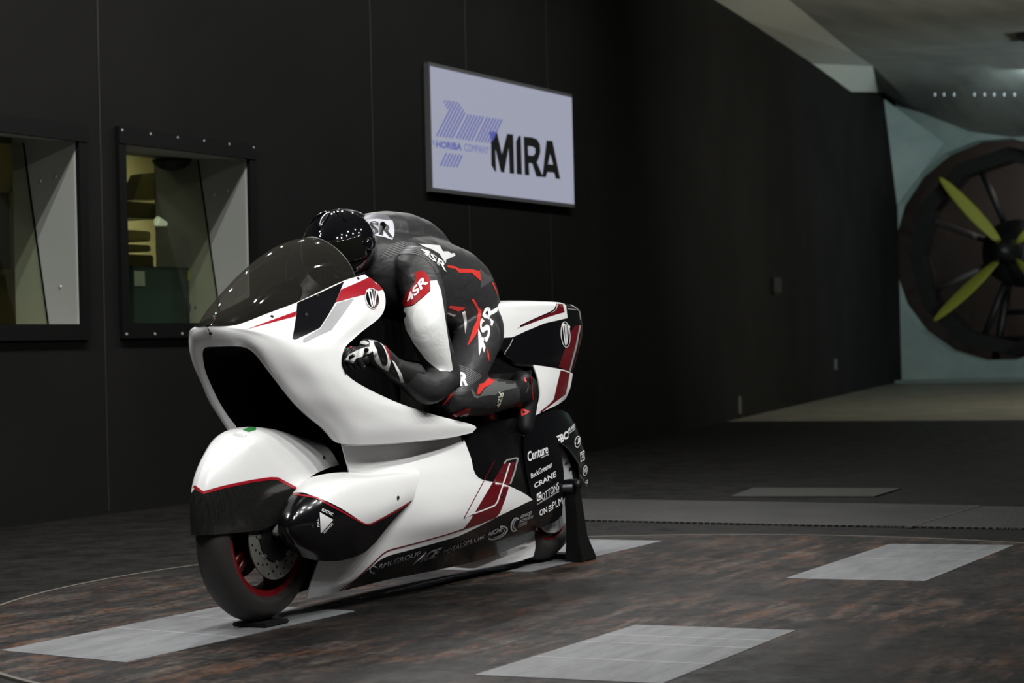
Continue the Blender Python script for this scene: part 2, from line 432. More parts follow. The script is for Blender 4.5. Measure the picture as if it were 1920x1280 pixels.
# ------------------------------------------------------------------ the setting
WY, JX, SL = -3.86, -9.6, 0.209          # near wall plane, where the wall starts to flare, flare slope
def wy(x): return WY if x > JX else WY + SL * (x - JX)
WIN = {'window_1': (-2.54, -1.0, 1.165, 2.265), 'window_2': (-4.285, -2.98, 1.172, 2.285)}
bm = bmesh.new()
def wall_quad(pts): bm.faces.new([bm.verts.new(p) for p in pts])
def near(x0, x1, z0, z1): wall_quad([(x0, WY, z0), (x1, WY, z0), (x1, WY, z1), (x0, WY, z1)])
xs = [6.0, -1.0, -2.54, -2.98, -4.285, JX]
near(6.0, -1.0, 0, 4.9)
for (a, b) in ((-1.0, -2.54), (-2.98, -4.285)):
    z0, z1 = (1.165, 2.265) if a == -1.0 else (1.172, 2.285)
    near(a, b, 0, z0); near(a, b, z1, 4.9)
near(-2.54, -2.98, 0, 4.9); near(-4.285, JX, 0, 4.9)
TOP = [(JX, 4.9), (-16.0, 5.19), (-22.9, 5.49), (-29.7, 5.70), (-35.3, 6.36)]
for (xa, za), (xb, zb) in zip(TOP, TOP[1:]):
    wall_quad([(xa, wy(xa), 0), (xb, wy(xb), 0), (xb, wy(xb), zb), (xa, wy(xa), za)])
wall_quad([(-35.3, wy(-35.3), 0), (-36.2, wy(-35.3), 0), (-36.2, wy(-35.3), 6.36), (-35.3, wy(-35.3), 6.36)])
bmesh.ops.remove_doubles(bm, verts=bm.verts, dist=0.001)
tag(from_bm('wall_left', bm, WALLM), kind='structure')
# shallow vertical joints between the wall boards
bm = bmesh.new()
for x in (-2.77, 0.35, -5.9, -7.35, -8.8):
    add_box(bm, (x - 0.006, WY - 0.004, 0.02), (x + 0.006, WY + 0.003, 4.88))
tag(from_bm('trim_1', bm, mat('wall_joint_cover', (0.0105, 0.010, 0.0095), 0.7)), kind='structure')
bm = bmesh.new()
wall_quad([(8, 7, 0), (JX, 7, 0), (JX, 7, 5), (8, 7, 5)]); wall_quad([(JX, 7, 0), (-36.2, 12.3, 0), (-36.2, 12.3, 7), (JX, 7, 5)])
tag(from_bm('wall_right', bm, WALLM), kind='structure')
# floor: dark painted apron, then pale concrete in the diffuser
bm = bmesh.new()
def poly(pts): bm.faces.new([bm.verts.new(p) for p in pts])
poly([(8, -3.86, 0), (8, 7, 0), (JX, 7, 0), (JX, -3.86, 0)])
poly([(JX, 7, 0), (-16.1, 9, 0), (-16.1, wy(-16.1), 0), (JX, -3.86, 0)])
tag(from_bm('floor', bm, FLOORM), kind='structure')
bm = bmesh.new()
poly([(-16.1, 9, 0), (-36.4, 12, 0), (-36.4, wy(-36.4) - 0.3, 0), (-16.1, wy(-16.1), 0)])
tag(from_bm('floor', bm, FARM), kind='structure')
# ceiling with a sloped fillet along the wall top
bm = bmesh.new()
FIL = [(JX, WY + .62, 5.04)] + [tuple(QX(u, v, x)) for u, v, x in ((1480, 0, -18.0), (1600, 99, -24.5), (1637, 124, -29.7))]
ce = [QX(1655, 181, -36.15), QX(1729, 211, -36.15), QX(1822, 247, -36.15), QX(1900, 257, -36.15)]
for a, b in zip(FIL, FIL[1:]): poly([(a[0], 12, a[2]), (a[0], 0, a[2]), (b[0], 0, b[2]), (b[0], 12, b[2])]); poly([(a[0], 0, a[2]), a, b, (b[0], 0, b[2])])
e_ = (-35.3, wy(-35.3), 6.36); fx_, fz_ = FIL[3][0], FIL[3][2]
poly([FIL[3], e_, ce[0], ce[1]]); poly([(fx_, -5.2, fz_), FIL[3], ce[1], ce[2]]); poly([(fx_, 0, fz_), (fx_, -5.2, fz_), ce[2], ce[3], (-36.15, 0, ce[3].z)]); poly([(fx_, 12, fz_), (fx_, 0, fz_), (-36.15, 0, ce[3].z), (-36.15, 12, ce[3].z)])
def ceil_z(x):
    if x < fx_: return fz_ + (ce[3].z - fz_) * (x - fx_) / (-36.15 - fx_)
    for a, b in zip(FIL, FIL[1:]):
        if x >= b[0]: return a[2] + (b[2] - a[2]) * (x - a[0]) / (b[0] - a[0])
def under_ceiling(u, v, gap):
    return next(QX(u, v, -10 - .1 * k) for k in range(262) if QX(u, v, -10 - .1 * k).z > ceil_z(-10 - .1 * k) - gap or k == 261)
bmesh.ops.remove_doubles(bm, verts=bm.verts, dist=.001)
tag(from_bm('ceiling', bm, CEILM, smooth=True), kind='structure')
bm = bmesh.new(); poly([(6, 7, 4.9), (6, WY, 4.9), (JX, WY, 4.9), (JX, 7, 4.9)])
tag(from_bm('ceiling', bm, CEILM), kind='structure')
bm = bmesh.new()
W = [(JX, WY, 4.9), (-18.0, wy(-18), 5.277), (-24.5, wy(-24.5), 5.54), (-29.7, wy(-29.7), 5.70)]
F2 = FIL
for i in range(3): poly([W[i], W[i + 1], F2[i + 1], F2[i]])
bmesh.ops.remove_doubles(bm, verts=bm.verts, dist=.001)
poly([W[3], (-35.3, wy(-35.3), 6.36), FIL[3]])
tag(from_bm('trim_2', bm, mat('pale_fillet_paint', (0.36, 0.37, 0.33), 0.8)), kind='structure')

# wall at the fan with its round opening
FX = -36.2; fc = QX(1868, 468, FX); FR = 2.42
bm = bmesh.new(); N = 20
ring = [bm.verts.new((FX, fc.y + FR * math.cos(2 * math.pi * (k + .5) / N), fc.z + FR * math.sin(2 * math.pi * (k + .5) / N))) for k in range(N)]
back = [bm.verts.new((FX - 0.5, v.co.y, v.co.z)) for v in ring]
out = []
for k in range(N):
    a = 2 * math.pi * (k + .5) / N; dy, dz = math.cos(a), math.sin(a)
    ts = []
    if dy > 0: ts.append((fc.y * -1 + 12.4) / dy)
    if dy < 0: ts.append((fc.y + 9.6) / -dy)
    if dz > 0: ts.append((7.2 - fc.z) / dz)
    if dz < 0: ts.append((fc.z + 0.05) / -dz)
    t = min(ts); out.append(bm.verts.new((FX, fc.y + dy * t, fc.z + dz * t)))
for k in range(N):
    j = (k + 1) % N; bm.faces.new((ring[k], ring[j], out[j], out[k])); bm.faces.new((ring[k], ring[j], back[j], back[k]))
for y, z in ((12.4, 7.2), (12.4, -0.05), (-9.6, 7.2), (-9.6, -0.05)):
    c = bm.verts.new((FX, y, z)); q = sorted(out, key=lambda v: (v.co - c.co).length)[:2]
    try: bm.faces.new((c, q[0], q[1]))
    except ValueError: pass
tag(from_bm('wall_end', bm, FANWALL), kind='structure')
# flared corner piece between the black wall and the fan wall
bm = bmesh.new()
p = [QX(1655, 184, -35.4), QX(1770, 268, FX + 0.02), QX(1669, 400, FX + 0.02), QX(1660, 420, -35.4)]
poly(p); tag(from_bm('trim_3', bm, FANWALL), kind='structure')
bm = bmesh.new(); add_box(bm, (-36.15, -9.3, 0.0), (-35.7, 12.3, 0.07))
tag(from_bm('baseboard_end', bm, mat('grey_green_kerb', (0.16, 0.2, 0.19), 0.7)), kind='structure')
# room behind the fan
bm = bmesh.new()
for q in ([(-41.5, -12, -1), (-41.5, 2, -1), (-41.5, 2, 8), (-41.5, -12, 8)], [(FX - .5, -12, -1), (-41.5, -12, -1), (-41.5, -12, 8), (FX - .5, -12, 8)],
          [(FX - .5, -12, -0.3), (-41.5, -12, -0.3), (-41.5, 2, -0.3), (FX - .5, 2, -0.3)]): poly(q)
tag(from_bm('wall_behind_fan', bm, mat('dim_brown_duct_lining', (0.055, 0.047, 0.042), 0.8)), kind='structure')
area('duct_lamp', (-38.6, -5.5, 5.4), (-41.4, -7.2, 2.6), 0.8, 60, (1, 0.92, 0.85))

# fan
fan = empty('fan', (-37.2, fc.y, fc.z), 'large tunnel fan with four yellow blades in the round opening', 'fan')
C0 = Vector((-37.2, fc.y, fc.z))
YEL = mat('yellow_blade_paint', (0.34, 0.34, 0.045), 0.5)
FANDK = mat('dark_fan_steel', (0.012, 0.012, 0.012), 0.5)
FANGR = mat('grey_fan_strut', (0.09, 0.088, 0.085), 0.5)
for ang in (131, 221, 311, 41):
    a = math.radians(ang); d = Vector((0, math.cos(a), math.sin(a))); w = Vector((0, -math.sin(a), math.cos(a)))
    st = []
    for t, hw in ((0.24, 0.05), (0.45, 0.10), (0.8, 0.15), (1.25, 0.165), (1.7, 0.135), (2.0, 0.1), (2.22, 0.05), (2.30, 0.012)):
        tw = math.radians(38 - 12 * t)
        wd = w * math.cos(tw) + Vector((1, 0, 0)) * math.sin(tw); nn = d.cross(wd).normalized()
        c = C0 + d * t
        st.append([c + wd * hw, c + nn * hw * 0.14, c - wd * hw, c - nn * hw * 0.10])
    g = [spline(s + [s[0]], 3) for s in st]
    bm = bmesh.new(); grid_faces(bm, g); bmesh.ops.remove_doubles(bm, verts=bm.verts, dist=0.0005)
    bmesh.ops.holes_fill(bm, edges=[e for e in bm.edges if e.is_boundary], sides=20)
    from_bm('blade', bm, YEL, fan, 'slender yellow blade', smooth=True)
MX = Matrix.Translation(C0) @ Matrix.Rotation(math.radians(90), 4, 'Y')
bm = bmesh.new(); add_lathe(bm, [(0.0, 0.62), (0.12, 0.58), (0.2, 0.45), (0.26, 0.2), (0.27, -0.3), (0.0, -0.3)], MX, 28)
from_bm('hub', bm, FANDK, fan, smooth=True)
bm = bmesh.new(); add_lathe(bm, [(0.24, -0.35), (0.72, -0.5), (0.78, -1.4), (0.5, -2.4), (0, -2.6)], MX, 24)
from_bm('nacelle', bm, FANDK, fan, smooth=True)
bm = bmesh.new(); add_lathe(bm, [(2.33, -0.9), (2.33, -0.25), (2.02, -0.25), (2.02, -0.9)], MX, 12, True)
from_bm('guard_ring', bm, FANDK, fan)
for k, a in enumerate((22, 67, 112, 157, 202, 247, 292, 337)):
    d = Vector((0, math.cos(math.radians(a)), math.sin(math.radians(a))))
    tube('strut', [C0 + Vector((-0.8, 0, 0)) + d * 0.7, C0 + Vector((-0.8, 0, 0)) + d * 2.2], 0.075, FANGR if k in (3, 4) else FANDK, fan, seg=10)
bm = bmesh.new()
for s in (-1, 1): add_tube(bm, [C0 + Vector((-1.2, s * 0.28, -0.5)), C0 + Vector((-1.2, s * 0.75, -2.9))], 0.09, 8)
for t in (0.35, 0.6, 0.85): add_tube(bm, [C0 + Vector((-1.2, -0.28 - .47 * t, -0.5 - 2.4 * t)), C0 + Vector((-1.2, 0.28 + .47 * t, -0.5 - 2.4 * t))], 0.06, 8)
from_bm('pylon', bm, FANDK, fan, smooth=True)
# row of little lamps across the ceiling before the fan, and the batten at the frame edge
LAMPM = mat('small_lamp_lens', (0.8, 0.85, 0.9), 0.3, emit=(0.8, 0.9, 1), estr=0.12)
for i, u in enumerate((1753, 1770, 1789, 1827, 1846, 1864, 1883, 1902)):
    p = under_ceiling(u, 177, .07)
    bm = bmesh.new(); add_lathe(bm, [(0, -0.04), (0.013, -0.033), (0.016, 0.03), (0.0, 0.03)], Matrix.Translation(p), 12)
    o = from_bm('ceiling_lamp', bm, LAMPM, smooth=True)
    tag(o, 'small pale lamp in the row above the fan', 'lamp', 'small lamps in the row above the fan')
p = under_ceiling(1958, 82, .13)
cl = empty('light_batten', p, 'dark ceiling batten with bright tube at the top right edge', 'light')
box('housing', p + Vector((-0.9, -0.22, 0.0)), p + Vector((0.9, 0.5, 0.06)), DKMETAL, cl)
box('tube', p + Vector((-0.9, -0.05, -0.06)), p + Vector((0.9, 0.45, -0.005)), mat('lit_tube', (0.9, 0.95, 1), 0.4, emit=(0.8, 0.92, 1), estr=0.9), cl)

# display screen on the wall
S0, S1, ZB, ZT = -6.69, -9.17, 2.235, 3.19
scr = empty('display_screen', ((S0 + S1) / 2, WY, ZB), 'wide wall screen showing a blue striped logo beside heavy black letters', 'screen')
box('bezel', (S1 - 0.015, WY + 0.002, ZB - 0.03), (S0 + 0.015, WY + 0.05, ZT + 0.03), mat('grey_screen_bezel', (0.09, 0.09, 0.095), 0.4), scr)
LCD = mat('lit_lavender_screen', (0.02, 0.02, 0.02), 0.4, emit=(0.44, 0.46, 0.58), estr=0.72)
pn = box('panel', (S1, WY + 0.045, ZB), (S0, WY + 0.054, ZT), LCD, scr)
LB = mat('lit_blue_logo', (0.01, 0.01, 0.02), 0.5, emit=(0.085, 0.10, 0.38), estr=0.9)
LK = mat('lit_black_letters', (0.004, 0.005, 0.005), 0.6)
bv = bvh_of(pn)
bars = []
def hb(x0, y0, x1, y1, w=3.1): bars.append([(x0 - w / 2, y0), (x0 + w / 2, y0 + .3), (x1 + w / 2, y1 + .3), (x1 - w / 2, y1)])
K = 300 / 1422.0
def sc_(x, y): return 780 + x * K, 120 + y * K
def hbz(a, b): hb(*sc_(*a), *sc_(*b), 2.3)
for a, b in (((262, 322), (246, 346)), ((290, 326), (260, 374)), ((314, 330), (275, 400)), ((338, 333), (181, 640)), ((364, 338), (210, 645)), ((386, 352), (238, 648)), ((400, 378), (265, 652)), ((418, 405), (292, 655)), ((432, 432), (318, 658)),
             ((465, 447), (357, 662)), ((491, 451), (384, 666)), ((518, 455), (411, 670)), ((544, 459), (438, 674)), ((571, 462), (464, 678)), ((597, 466), (491, 682)),
             ((632, 472), (530, 686)), ((657, 476), (556, 690)), ((684, 480), (582, 694)), ((710, 484), (608, 697)), ((736, 488), (634, 701)), ((762, 492), (660, 704)),
             ((270, 790), (216, 905)), ((300, 794), (246, 908)), ((327, 797), (273, 911)), ((354, 801), (302, 913)), ((381, 804), (330, 916)), ((408, 808), (358, 918))): hbz(a, b)
sticker('logo_stripe', bars, bv, LB, scr, 0.002, 30, 'blue slanted stripe', maxe=2)
P_ = lambda x, y: sc_(x, y)
lettering('tagline', [('A', P_(140, 720), P_(168, 725), P_(168, 677), P_(140, 672), 0.0), ('HORIBA', P_(178, 742), P_(404, 770), P_(404, 706), P_(178, 680), 0.03),
                      ('COMPANY', P_(428, 773), P_(648, 800), P_(648, 735), P_(428, 708), -0.005)], bv, LB, scr, 0.002, 'blue lettering')
M_ = [[(650, 600), (718, 605), (762, 800), (808, 620), (862, 626), (872, 976), (830, 972), (822, 745), (782, 965), (752, 960), (704, 755), (711, 958), (700, 955), (668, 898), (664, 660)],
      [(888, 690), (908, 638), (930, 640), (941, 983), (893, 978)],
      [(955, 645), (1030, 652), (1075, 670), (1100, 715), (1104, 780), (1085, 850), (1072, 872), (1122, 990), (1158, 680), (1212, 684), (1281, 1023), (1240, 1018), (1226, 966), (1166, 960), (1152, 1006), (1068, 1000), (1030, 882), (1000, 880), (1006, 990), (965, 986)]]
R_ = [[(992, 730), (1030, 732), (1056, 750), (1058, 790), (1040, 815), (996, 812)], [(1190, 800), (1216, 895), (1172, 890)]]
sticker('lettering', [[P_(*q) for q in pl] for pl in M_], bv, LK, scr, 0.002, 12, 'heavy black letter', maxe=2)
sticker('letter_counter', [[P_(*q) for q in pl] for pl in R_], bv, LCD, scr, 0.003, 12, 'pale hollow of a letter', maxe=2)
sticker('letter_corner', [[P_(650, 600), P_(715, 604), P_(690, 665), P_(668, 695), P_(655, 640)]], bv, LB, scr, 0.0028, 12, 'dark blue letter corner', maxe=2)

# windows to the control room
def window(nm, x1, x0, z0, z1, bolts, D):
    w = empty(nm, ((x0 + x1) / 2, WY, z0)); tag(w, kind='structure')
    bm = bmesh.new()
    add_box(bm, (x1 - .07, WY, z1), (x0 + .07, WY + 0.035, z1 + 0.105)); add_box(bm, (x1 - .07, WY, z0 - 0.095), (x0 + .07, WY + 0.03, z0))
    add_box(bm, (x1 - .07, WY, z0), (x1, WY + 0.03, z1)); add_box(bm, (x0, WY, z0), (x0 + .07, WY + 0.03, z1))
    from_bm('frame', bm, FRAMEM, w)
    bm = bmesh.new(); r = .33
    n = 6
    for k in range(n):
        x = x1 - 0.04 + (x0 - x1 + 0.08) * k / (n - 1)
        for z in (z1 + 0.082, z0 - 0.07): add_lathe(bm, [(0, 0.006), (0.008, 0.005), (0.009, 0)], Matrix.Translation((x, WY + 0.032, z)) @ Matrix.Rotation(math.radians(-90), 4, 'X'), 8)
    if bolts: from_bm('frame_screw', bm, SCREW, w)
    else: bm.free()
    bm = bmesh.new()
    for q in ([(x1, WY, z0), (x1, WY, z1), (x1, D, z1 + .06), (x1, D, z0)], [(x0, WY, z0), (x0, WY, z1), (x0, D, z1 + .06), (x0, D, z0)],
              [(x0, WY, z0), (x1, WY, z0), (x1, D, z0), (x0, D, z0)], [(x0, WY, z1), (x1, WY, z1), (x1, D, z1 + .06), (x0, D, z1 + .06)]):
        bm.faces.new([bm.verts.new(p) for p in q])
    from_bm('reveal', bm, REVEAL, w)
    bm = bmesh.new()
    for y, z in ((-4.02, z1 - .2), (-4.0, z0 + .23), (-4.14, z1 - .22)): add_lathe(bm, [(0, 0.007), (0.011, 0.006), (0.012, 0)], Matrix.Translation((x1, y, z)) @ Matrix.Rotation(math.radians(90), 4, 'Y'), 10)
    from_bm('reveal_screw', bm, SCREW, w, smooth=True)
    bm = bmesh.new(); bm.faces.new([bm.verts.new(p) for p in ((x0, WY - .012, z0), (x1, WY - .012, z0), (x1, WY - .012, z1), (x0, WY - .012, z1))])
    from_bm('pane', bm, GLASS1, w)
    bm = bmesh.new(); bm.faces.new([bm.verts.new(p) for p in ((x0, -4.10, z0), (x1, -4.10, z0), (x1, -4.265, z1 + .02), (x0, -4.265, z1 + .02))])
    from_bm('pane', bm, GLASS2, w, 'slanted olive inner pane')
    bm = bmesh.new(); add_tube(bm, [(x1 + .004, -4.10, z0), (x1 + .004, -4.265, z1 + .02)], 0.006, 6)
    from_bm('gasket', bm, VOID, w)
window('window_1', -2.54, -1.0, 1.165, 2.265, False, -4.36)
window('window_2', -4.285, -2.98, 1.172, 2.285, True, -4.64)
# control room shell
TAN = mat('tan_room_wall', (0.45, 0.43, 0.30), 0.8)
bm = bmesh.new(); y0, y1 = -4.66, -8.0
for q in ([(2, y1, 0), (-9, y1, 0), (-9, y1, 3), (2, y1, 3)], [(-9, y0, 0), (-9, y1, 0), (-9, y1, 3), (-9, y0, 3)], [(2, y0, 0), (2, y1, 0), (2, y1, 3), (2, y0, 3)]): poly(q)
tag(from_bm('wall_control_room', bm, TAN), kind='structure')
bm = bmesh.new(); poly([(2, y0, 3), (-9, y0, 3), (-9, y1, 3), (2, y1, 3)]); tag(from_bm('ceiling', bm, TAN), kind='structure')
bm = bmesh.new(); poly([(2, y0, 0.3), (-9, y0, 0.3), (-9, y1, 0.3), (2, y1, 0.3)]); tag(from_bm('floor', bm, mat('brown_room_floor', (0.1, 0.09, 0.07), 0.8)), kind='structure')
bm = bmesh.new()
for a, b, z0, z1 in ((2, -1.0, 0, 3), (-1.0, -2.86, 0, 1.165), (-1.0, -2.86, 2.33, 3), (-2.86, -2.98, 0, 3), (-2.98, -4.285, 0, 1.172), (-2.98, -4.285, 2.35, 3), (-4.285, -9, 0, 3)):
    poly([(a, -4.65, z0), (b, -4.65, z0), (b, -4.65, z1), (a, -4.65, z1)])
tag(from_bm('wall_inner', bm, TAN), kind='structure')
# things in the control room
GRN = mat('dark_green_case', (0.022, 0.045, 0.048), 0.5)
t = empty('computer_tower', (-3.9, -4.4, 1.172), 'dark green computer tower standing on the sill of the right window', 'computer')
a, b = Q(249, 508, -4.36), Q(352, 604, -4.36)
box('case', (b.x, -4.60, 1.174), (a.x, -4.36, Q(300, 500, -4.36).z), GRN, t, bevel=0.006)
c = Q(386, 604, -4.36)
box('rear_panel', (c.x, -4.58, 1.174), (b.x - 0.004, -4.37, Q(300, 499, -4.36).z), mat('black_rear_panel', (0.03, 0.035, 0.036), 0.5), t, bevel=0.004)
s = Q(261, 515, -4.355); box('sticker', (s.x - .055, -4.356, s.z - .075), (s.x + .055, -4.352, s.z + .025), mat('white_paper_sticker', (0.3, 0.32, 0.3), 0.6), t)
s = Q(355, 512, -4.36); box('socket', (s.x - .03, -4.37, s.z - .05), (s.x + .01, -4.36, s.z + .02), mat('yellow_socket', (0.4, 0.4, 0.03), 0.5), t)
rnd = random.Random(3)
for i in range(9):
    s = Q(358 + rnd.random() * 22, 525 + rnd.random() * 65, -4.36); r_ = .012 + rnd.random() * .014
    box('socket', (s.x - r_, -4.37, s.z - r_), (s.x + r_, -4.359, s.z + r_), mat('grey_socket', (0.08, 0.09, 0.09), 0.4), t)
for i in range(3):
    s = Q(366 + i * 5, 540 + i * 12, -4.34); tube('cable', spline([s, s + Vector((-.02, .02, -.08)), s + Vector((.03, .02, -.14)), s + Vector((-.06, .0, -.2))], 4), 0.006, SATIN, t, seg=6)
Yb = -5.6
def at(u0, v0, u1, v1, y, d, name, mt, label, cat, bevel=0.01):
    p, q = Q(u0, v0, y), Q(u1, v1, y)
    o = box(name, (min(p.x, q.x), y - d, min(p.z, q.z)), (max(p.x, q.x), y, max(p.z, q.z)), mt, bevel=bevel); return tag(o, label, cat)
EQ = mat('dark_equipment', (0.02, 0.024, 0.027), 0.5); EQ2 = mat('grey_equipment', (0.11, 0.115, 0.10), 0.5); EQ3 = mat('beige_equipment', (0.33, 0.33, 0.25), 0.6)
at(200, 373, 296, 411, -5.3, .35, 'monitor', EQ, 'dark monitor above the printer behind the right window', 'monitor')
at(200, 428, 284, 453, -5.2, .4, 'printer', EQ3, 'beige printer below the dark monitor behind the right window', 'printer')
at(200, 455, 284, 472, -5.2, .42, 'equipment_rack', EQ2, 'grey rack unit under the beige printer behind the right window', 'rack')
at(205, 474, 292, 604, -5.4, .3, 'cabinet', EQ, 'dark cabinet left of the computer tower behind the right window', 'cabinet')
at(205, 572, 250, 606, -4.9, .2, 'box', EQ3, 'beige box at the foot of the right window beside the tower', 'box')
# slanted chair back silhouette
bm = bmesh.new(); pts = [Q(u, v, -5.5) for u, v in ((250, 375), (262, 340), (268, 326), (296, 323), (296, 375))]
f = [bm.verts.new(p) for p in pts]; g = [bm.verts.new(p + Vector((0, -0.12, 0))) for p in pts]; bm.faces.new(f); bm.faces.new(g[::-1])
for i in range(5): bm.faces.new((f[i], f[(i + 1) % 5], g[(i + 1) % 5], g[i]))
tag(from_bm('chair_back', bm, EQ2), 'grey slanted chair back above the dark monitor behind the right window', 'chair')
# glowing cone added for an unclear bright wedge, and hanging dish seen through the right window
p = Q(303, 417, -4.5); bm = bmesh.new()
add_lathe(bm, [(0.0, -0.045), (0.014, -0.042), (0.035, 0.04), (0.031, 0.04), (0.0, -0.03)], Matrix.Translation(p) @ Matrix.Rotation(math.radians(78), 4, Vector((0.25, 1, 0))), 20)
tag(from_bm('glow_wedge', bm, mat('glowing_wedge_shell', (0.7, 0.75, 0.65), 0.5, emit=(0.85, 0.95, 0.75), estr=0.35), smooth=True), 'small pale glowing lamp head at mid height in the right window', 'lamp')
p = Q(322, 301, -4.45); bm = bmesh.new(); add_lathe(bm, [(0.0, -0.07), (0.07, -0.06), (0.12, -0.03), (0.14, 0.0), (0.125, 0.0), (0.0, -0.03)], Matrix.Translation(p) @ Matrix.Scale(1.0, 4), 28)
tag(from_bm('pendant_bowl', bm, EQ, smooth=True), 'round dark bowl under the head of the right window', 'bowl')
p, q = Q(-30, 357, -6.3), Q(20, 506, -6.3)
bd = empty('notice_board', (p.x, -6.3, q.z), 'dark framed board on the tan wall behind the left window', 'board')
box('board', (q.x, -6.34, q.z), (p.x, -6.30, p.z), mat('dark_green_board', (0.02, 0.028, 0.024), 0.6), bd)
bm = bmesh.new()
for lo, hi in (((q.x - .04, q.z - .04), (q.x, p.z + .04)), ((q.x - .04, q.z - .04), (p.x, q.z)), ((q.x - .04, p.z), (p.x, p.z + .04))): add_box(bm, (lo[0], -6.35, lo[1]), (hi[0], -6.285, hi[1]))
from_bm('board_frame', bm, mat('brown_board_frame', (0.16, 0.14, 0.09), 0.6), bd)
bm = bmesh.new(); poly([(-0.4, -6.36, 0.3), (-5.25, -6.36, 0.3), (-5.25, -6.36, 3), (-0.4, -6.36, 3)]); tag(from_bm('wall_partition', bm, mat('olive_partition', (0.17, 0.16, 0.095), 0.8)), kind='structure')

# sockets and tags on the black wall
p = QX(1450, 535, -19.8); o = box('wall_box', (-19.95, p.y - .06, 1.66), (-19.65, p.y + .07, 1.88), mat('dull_grey_box', (0.013, 0.013, 0.013), 0.6), bevel=.01)
tag(o, 'dull grey box on the far black wall', 'box')
for (u, v, x, hgt, w_, lab) in ((1386, 759, -16.9, .11, .05, 'tall pale tag low on the black wall at the floor edge'), (1563, 683, -26.3, .09, .07, 'pale tag on the black wall nearest the fan')):
    y = wy(x); p = QX(u, v, x); o = box('wall_tag', (x - w_, y - .03, p.z - hgt), (x + w_, y + .025, p.z + hgt), mat('pale_tag', (0.07, 0.07, 0.065), 0.6)); tag(o, lab, 'tag')

# ------------------------------------------------------------------ floor fittings
TC, TR = Vector((0.0, 1.0, 0)), 2.48
bm = bmesh.new(); add_lathe(bm, [(0.0, 0.006), (TR, 0.006), (TR + .004, 0.0)], Matrix.Translation(TC), 128)
bmesh.ops.remove_doubles(bm, verts=bm.verts, dist=0.0001)
tt = empty('turntable', TC, 'round rust-streaked steel turntable under the motorcycle', 'turntable')
from_bm('deck', bm, TURNM, tt)
bm = bmesh.new(); add_lathe(bm, [(TR + .004, 0.003), (TR + .004, 0.0085), (TR + .022, 0.0085), (TR + .022, 0.0)], Matrix.Translation(TC), 128)
from_bm('rim', bm, mat('worn_rim_steel', (0.12, 0.105, 0.09), 0.5), tt, 'thin worn steel rim')
JOINT = mat('bright_joint', (0.5, 0.5, 0.5), 0.5)
def plate(pts, label, lines):
    pts = [Vector((p[0], p[1], 0.0065)) for p in pts]
    r = empty('floor_plate', sum(pts, Vector()) / 4, label, 'plate', 'pale plates let into the turntable')
    bm = bmesh.new(); a = [bm.verts.new(p) for p in pts]; b = [bm.verts.new(p + Vector((0, 0, .001))) for p in pts]; bm.faces.new(b)
    for i in range(4): bm.faces.new((a[i], a[(i + 1) % 4], b[(i + 1) % 4], b[i]))
    from_bm('plate', bm, PLATEM, r)
    for t in lines:
        bm = bmesh.new(); p = pts[0].lerp(pts[3], t); q = pts[1].lerp(pts[2], t); d = (pts[3] - pts[0]).normalized() * .0025; z = Vector((0, 0, .0015))
        bm.faces.new([bm.verts.new(v + z) for v in (p - d, q - d, q + d, p + d)])
        from_bm('joint', bm, JOINT, r)
plate([QZ(1471, 1087)[:2], QZ(1734, 1092.5)[:2], QZ(1901, 1024.6)[:2], QZ(1668, 1022)[:2]], 'pale floor plate farthest right, behind the front right plate', (0.55, 0.8))
plate([(1.75, 1.256), (1.70, 1.83), (0.602, 1.821), (0.652, 1.266)], 'pale floor plate nearest the camera at the bottom edge', (0.33, 0.63, 0.78))
plate([QZ(0, 1222.6)[:2], QZ(237, 1245.6)[:2], QZ(667, 1148.6)[:2], (0.62, -0.437)], 'pale floor plate under the front wheel', (0.45, 0.72))
plate([(-0.62, -0.40), (-0.66, 0.17), (-2.04, 0.172), (-2.0, -0.40)], 'pale floor plate under the rear wheel', (0.5,))
# tread plates beyond the turntable
def arc_plate(y0, y1, x1, label):
    bm = bmesh.new(); near_ = []
    for k in range(13):
        y = y0 + (y1 - y0) * k / 12; near_.append((-2.99 - 0.06 * max(0, y - .6), y))
    pts = near_ + [(x1, y1), (x1, y0)]
    a = [bm.verts.new((p[0], p[1], 0.001)) for p in pts]; b = [bm.verts.new((p[0], p[1], 0.009)) for p in pts]; bm.faces.new(b)
    for i in range(len(a)): j = (i + 1) % len(a); bm.faces.new((a[i], a[j], b[j], b[i]))
    tag(from_bm('tread_plate', bm, TREADM), label, 'plate', 'diamond tread plates beyond the turntable')
arc_plate(-3.2, 1.10, -4.35, 'dark diamond tread plate across the floor behind the motorcycle')
arc_plate(1.115, 4.2, -4.30, 'dark diamond tread plate at the right edge beyond the turntable')
bm = bmesh.new(); add_box(bm, (-2.985, 1.09, 0.002), (-4.3, 1.118, 0.011)); tag(from_bm('trim_4', bm, mat('rusty_joint', (0.04, 0.037, 0.032), 0.7)), kind='structure')
h = [QZ(1370, 932), QZ(1640, 932), QZ(1690, 917), QZ(1412, 916)]
bm = bmesh.new(); a = [bm.verts.new(p + Vector((0, 0, .002))) for p in h]; b = [bm.verts.new(p + Vector((0, 0, .008))) for p in h]; bm.faces.new(b)
for i in range(4): bm.faces.new((a[i], a[(i + 1) % 4], b[(i + 1) % 4], b[i]))
tag(from_bm('floor_hatch', bm, mat('worn_hatch_steel', (0.042, 0.042, 0.038), 0.5)), 'pale worn hatch in the dark floor beyond the tread plates', 'hatch')
h = [QZ(1500, 1005), QZ(1500, 1005)]
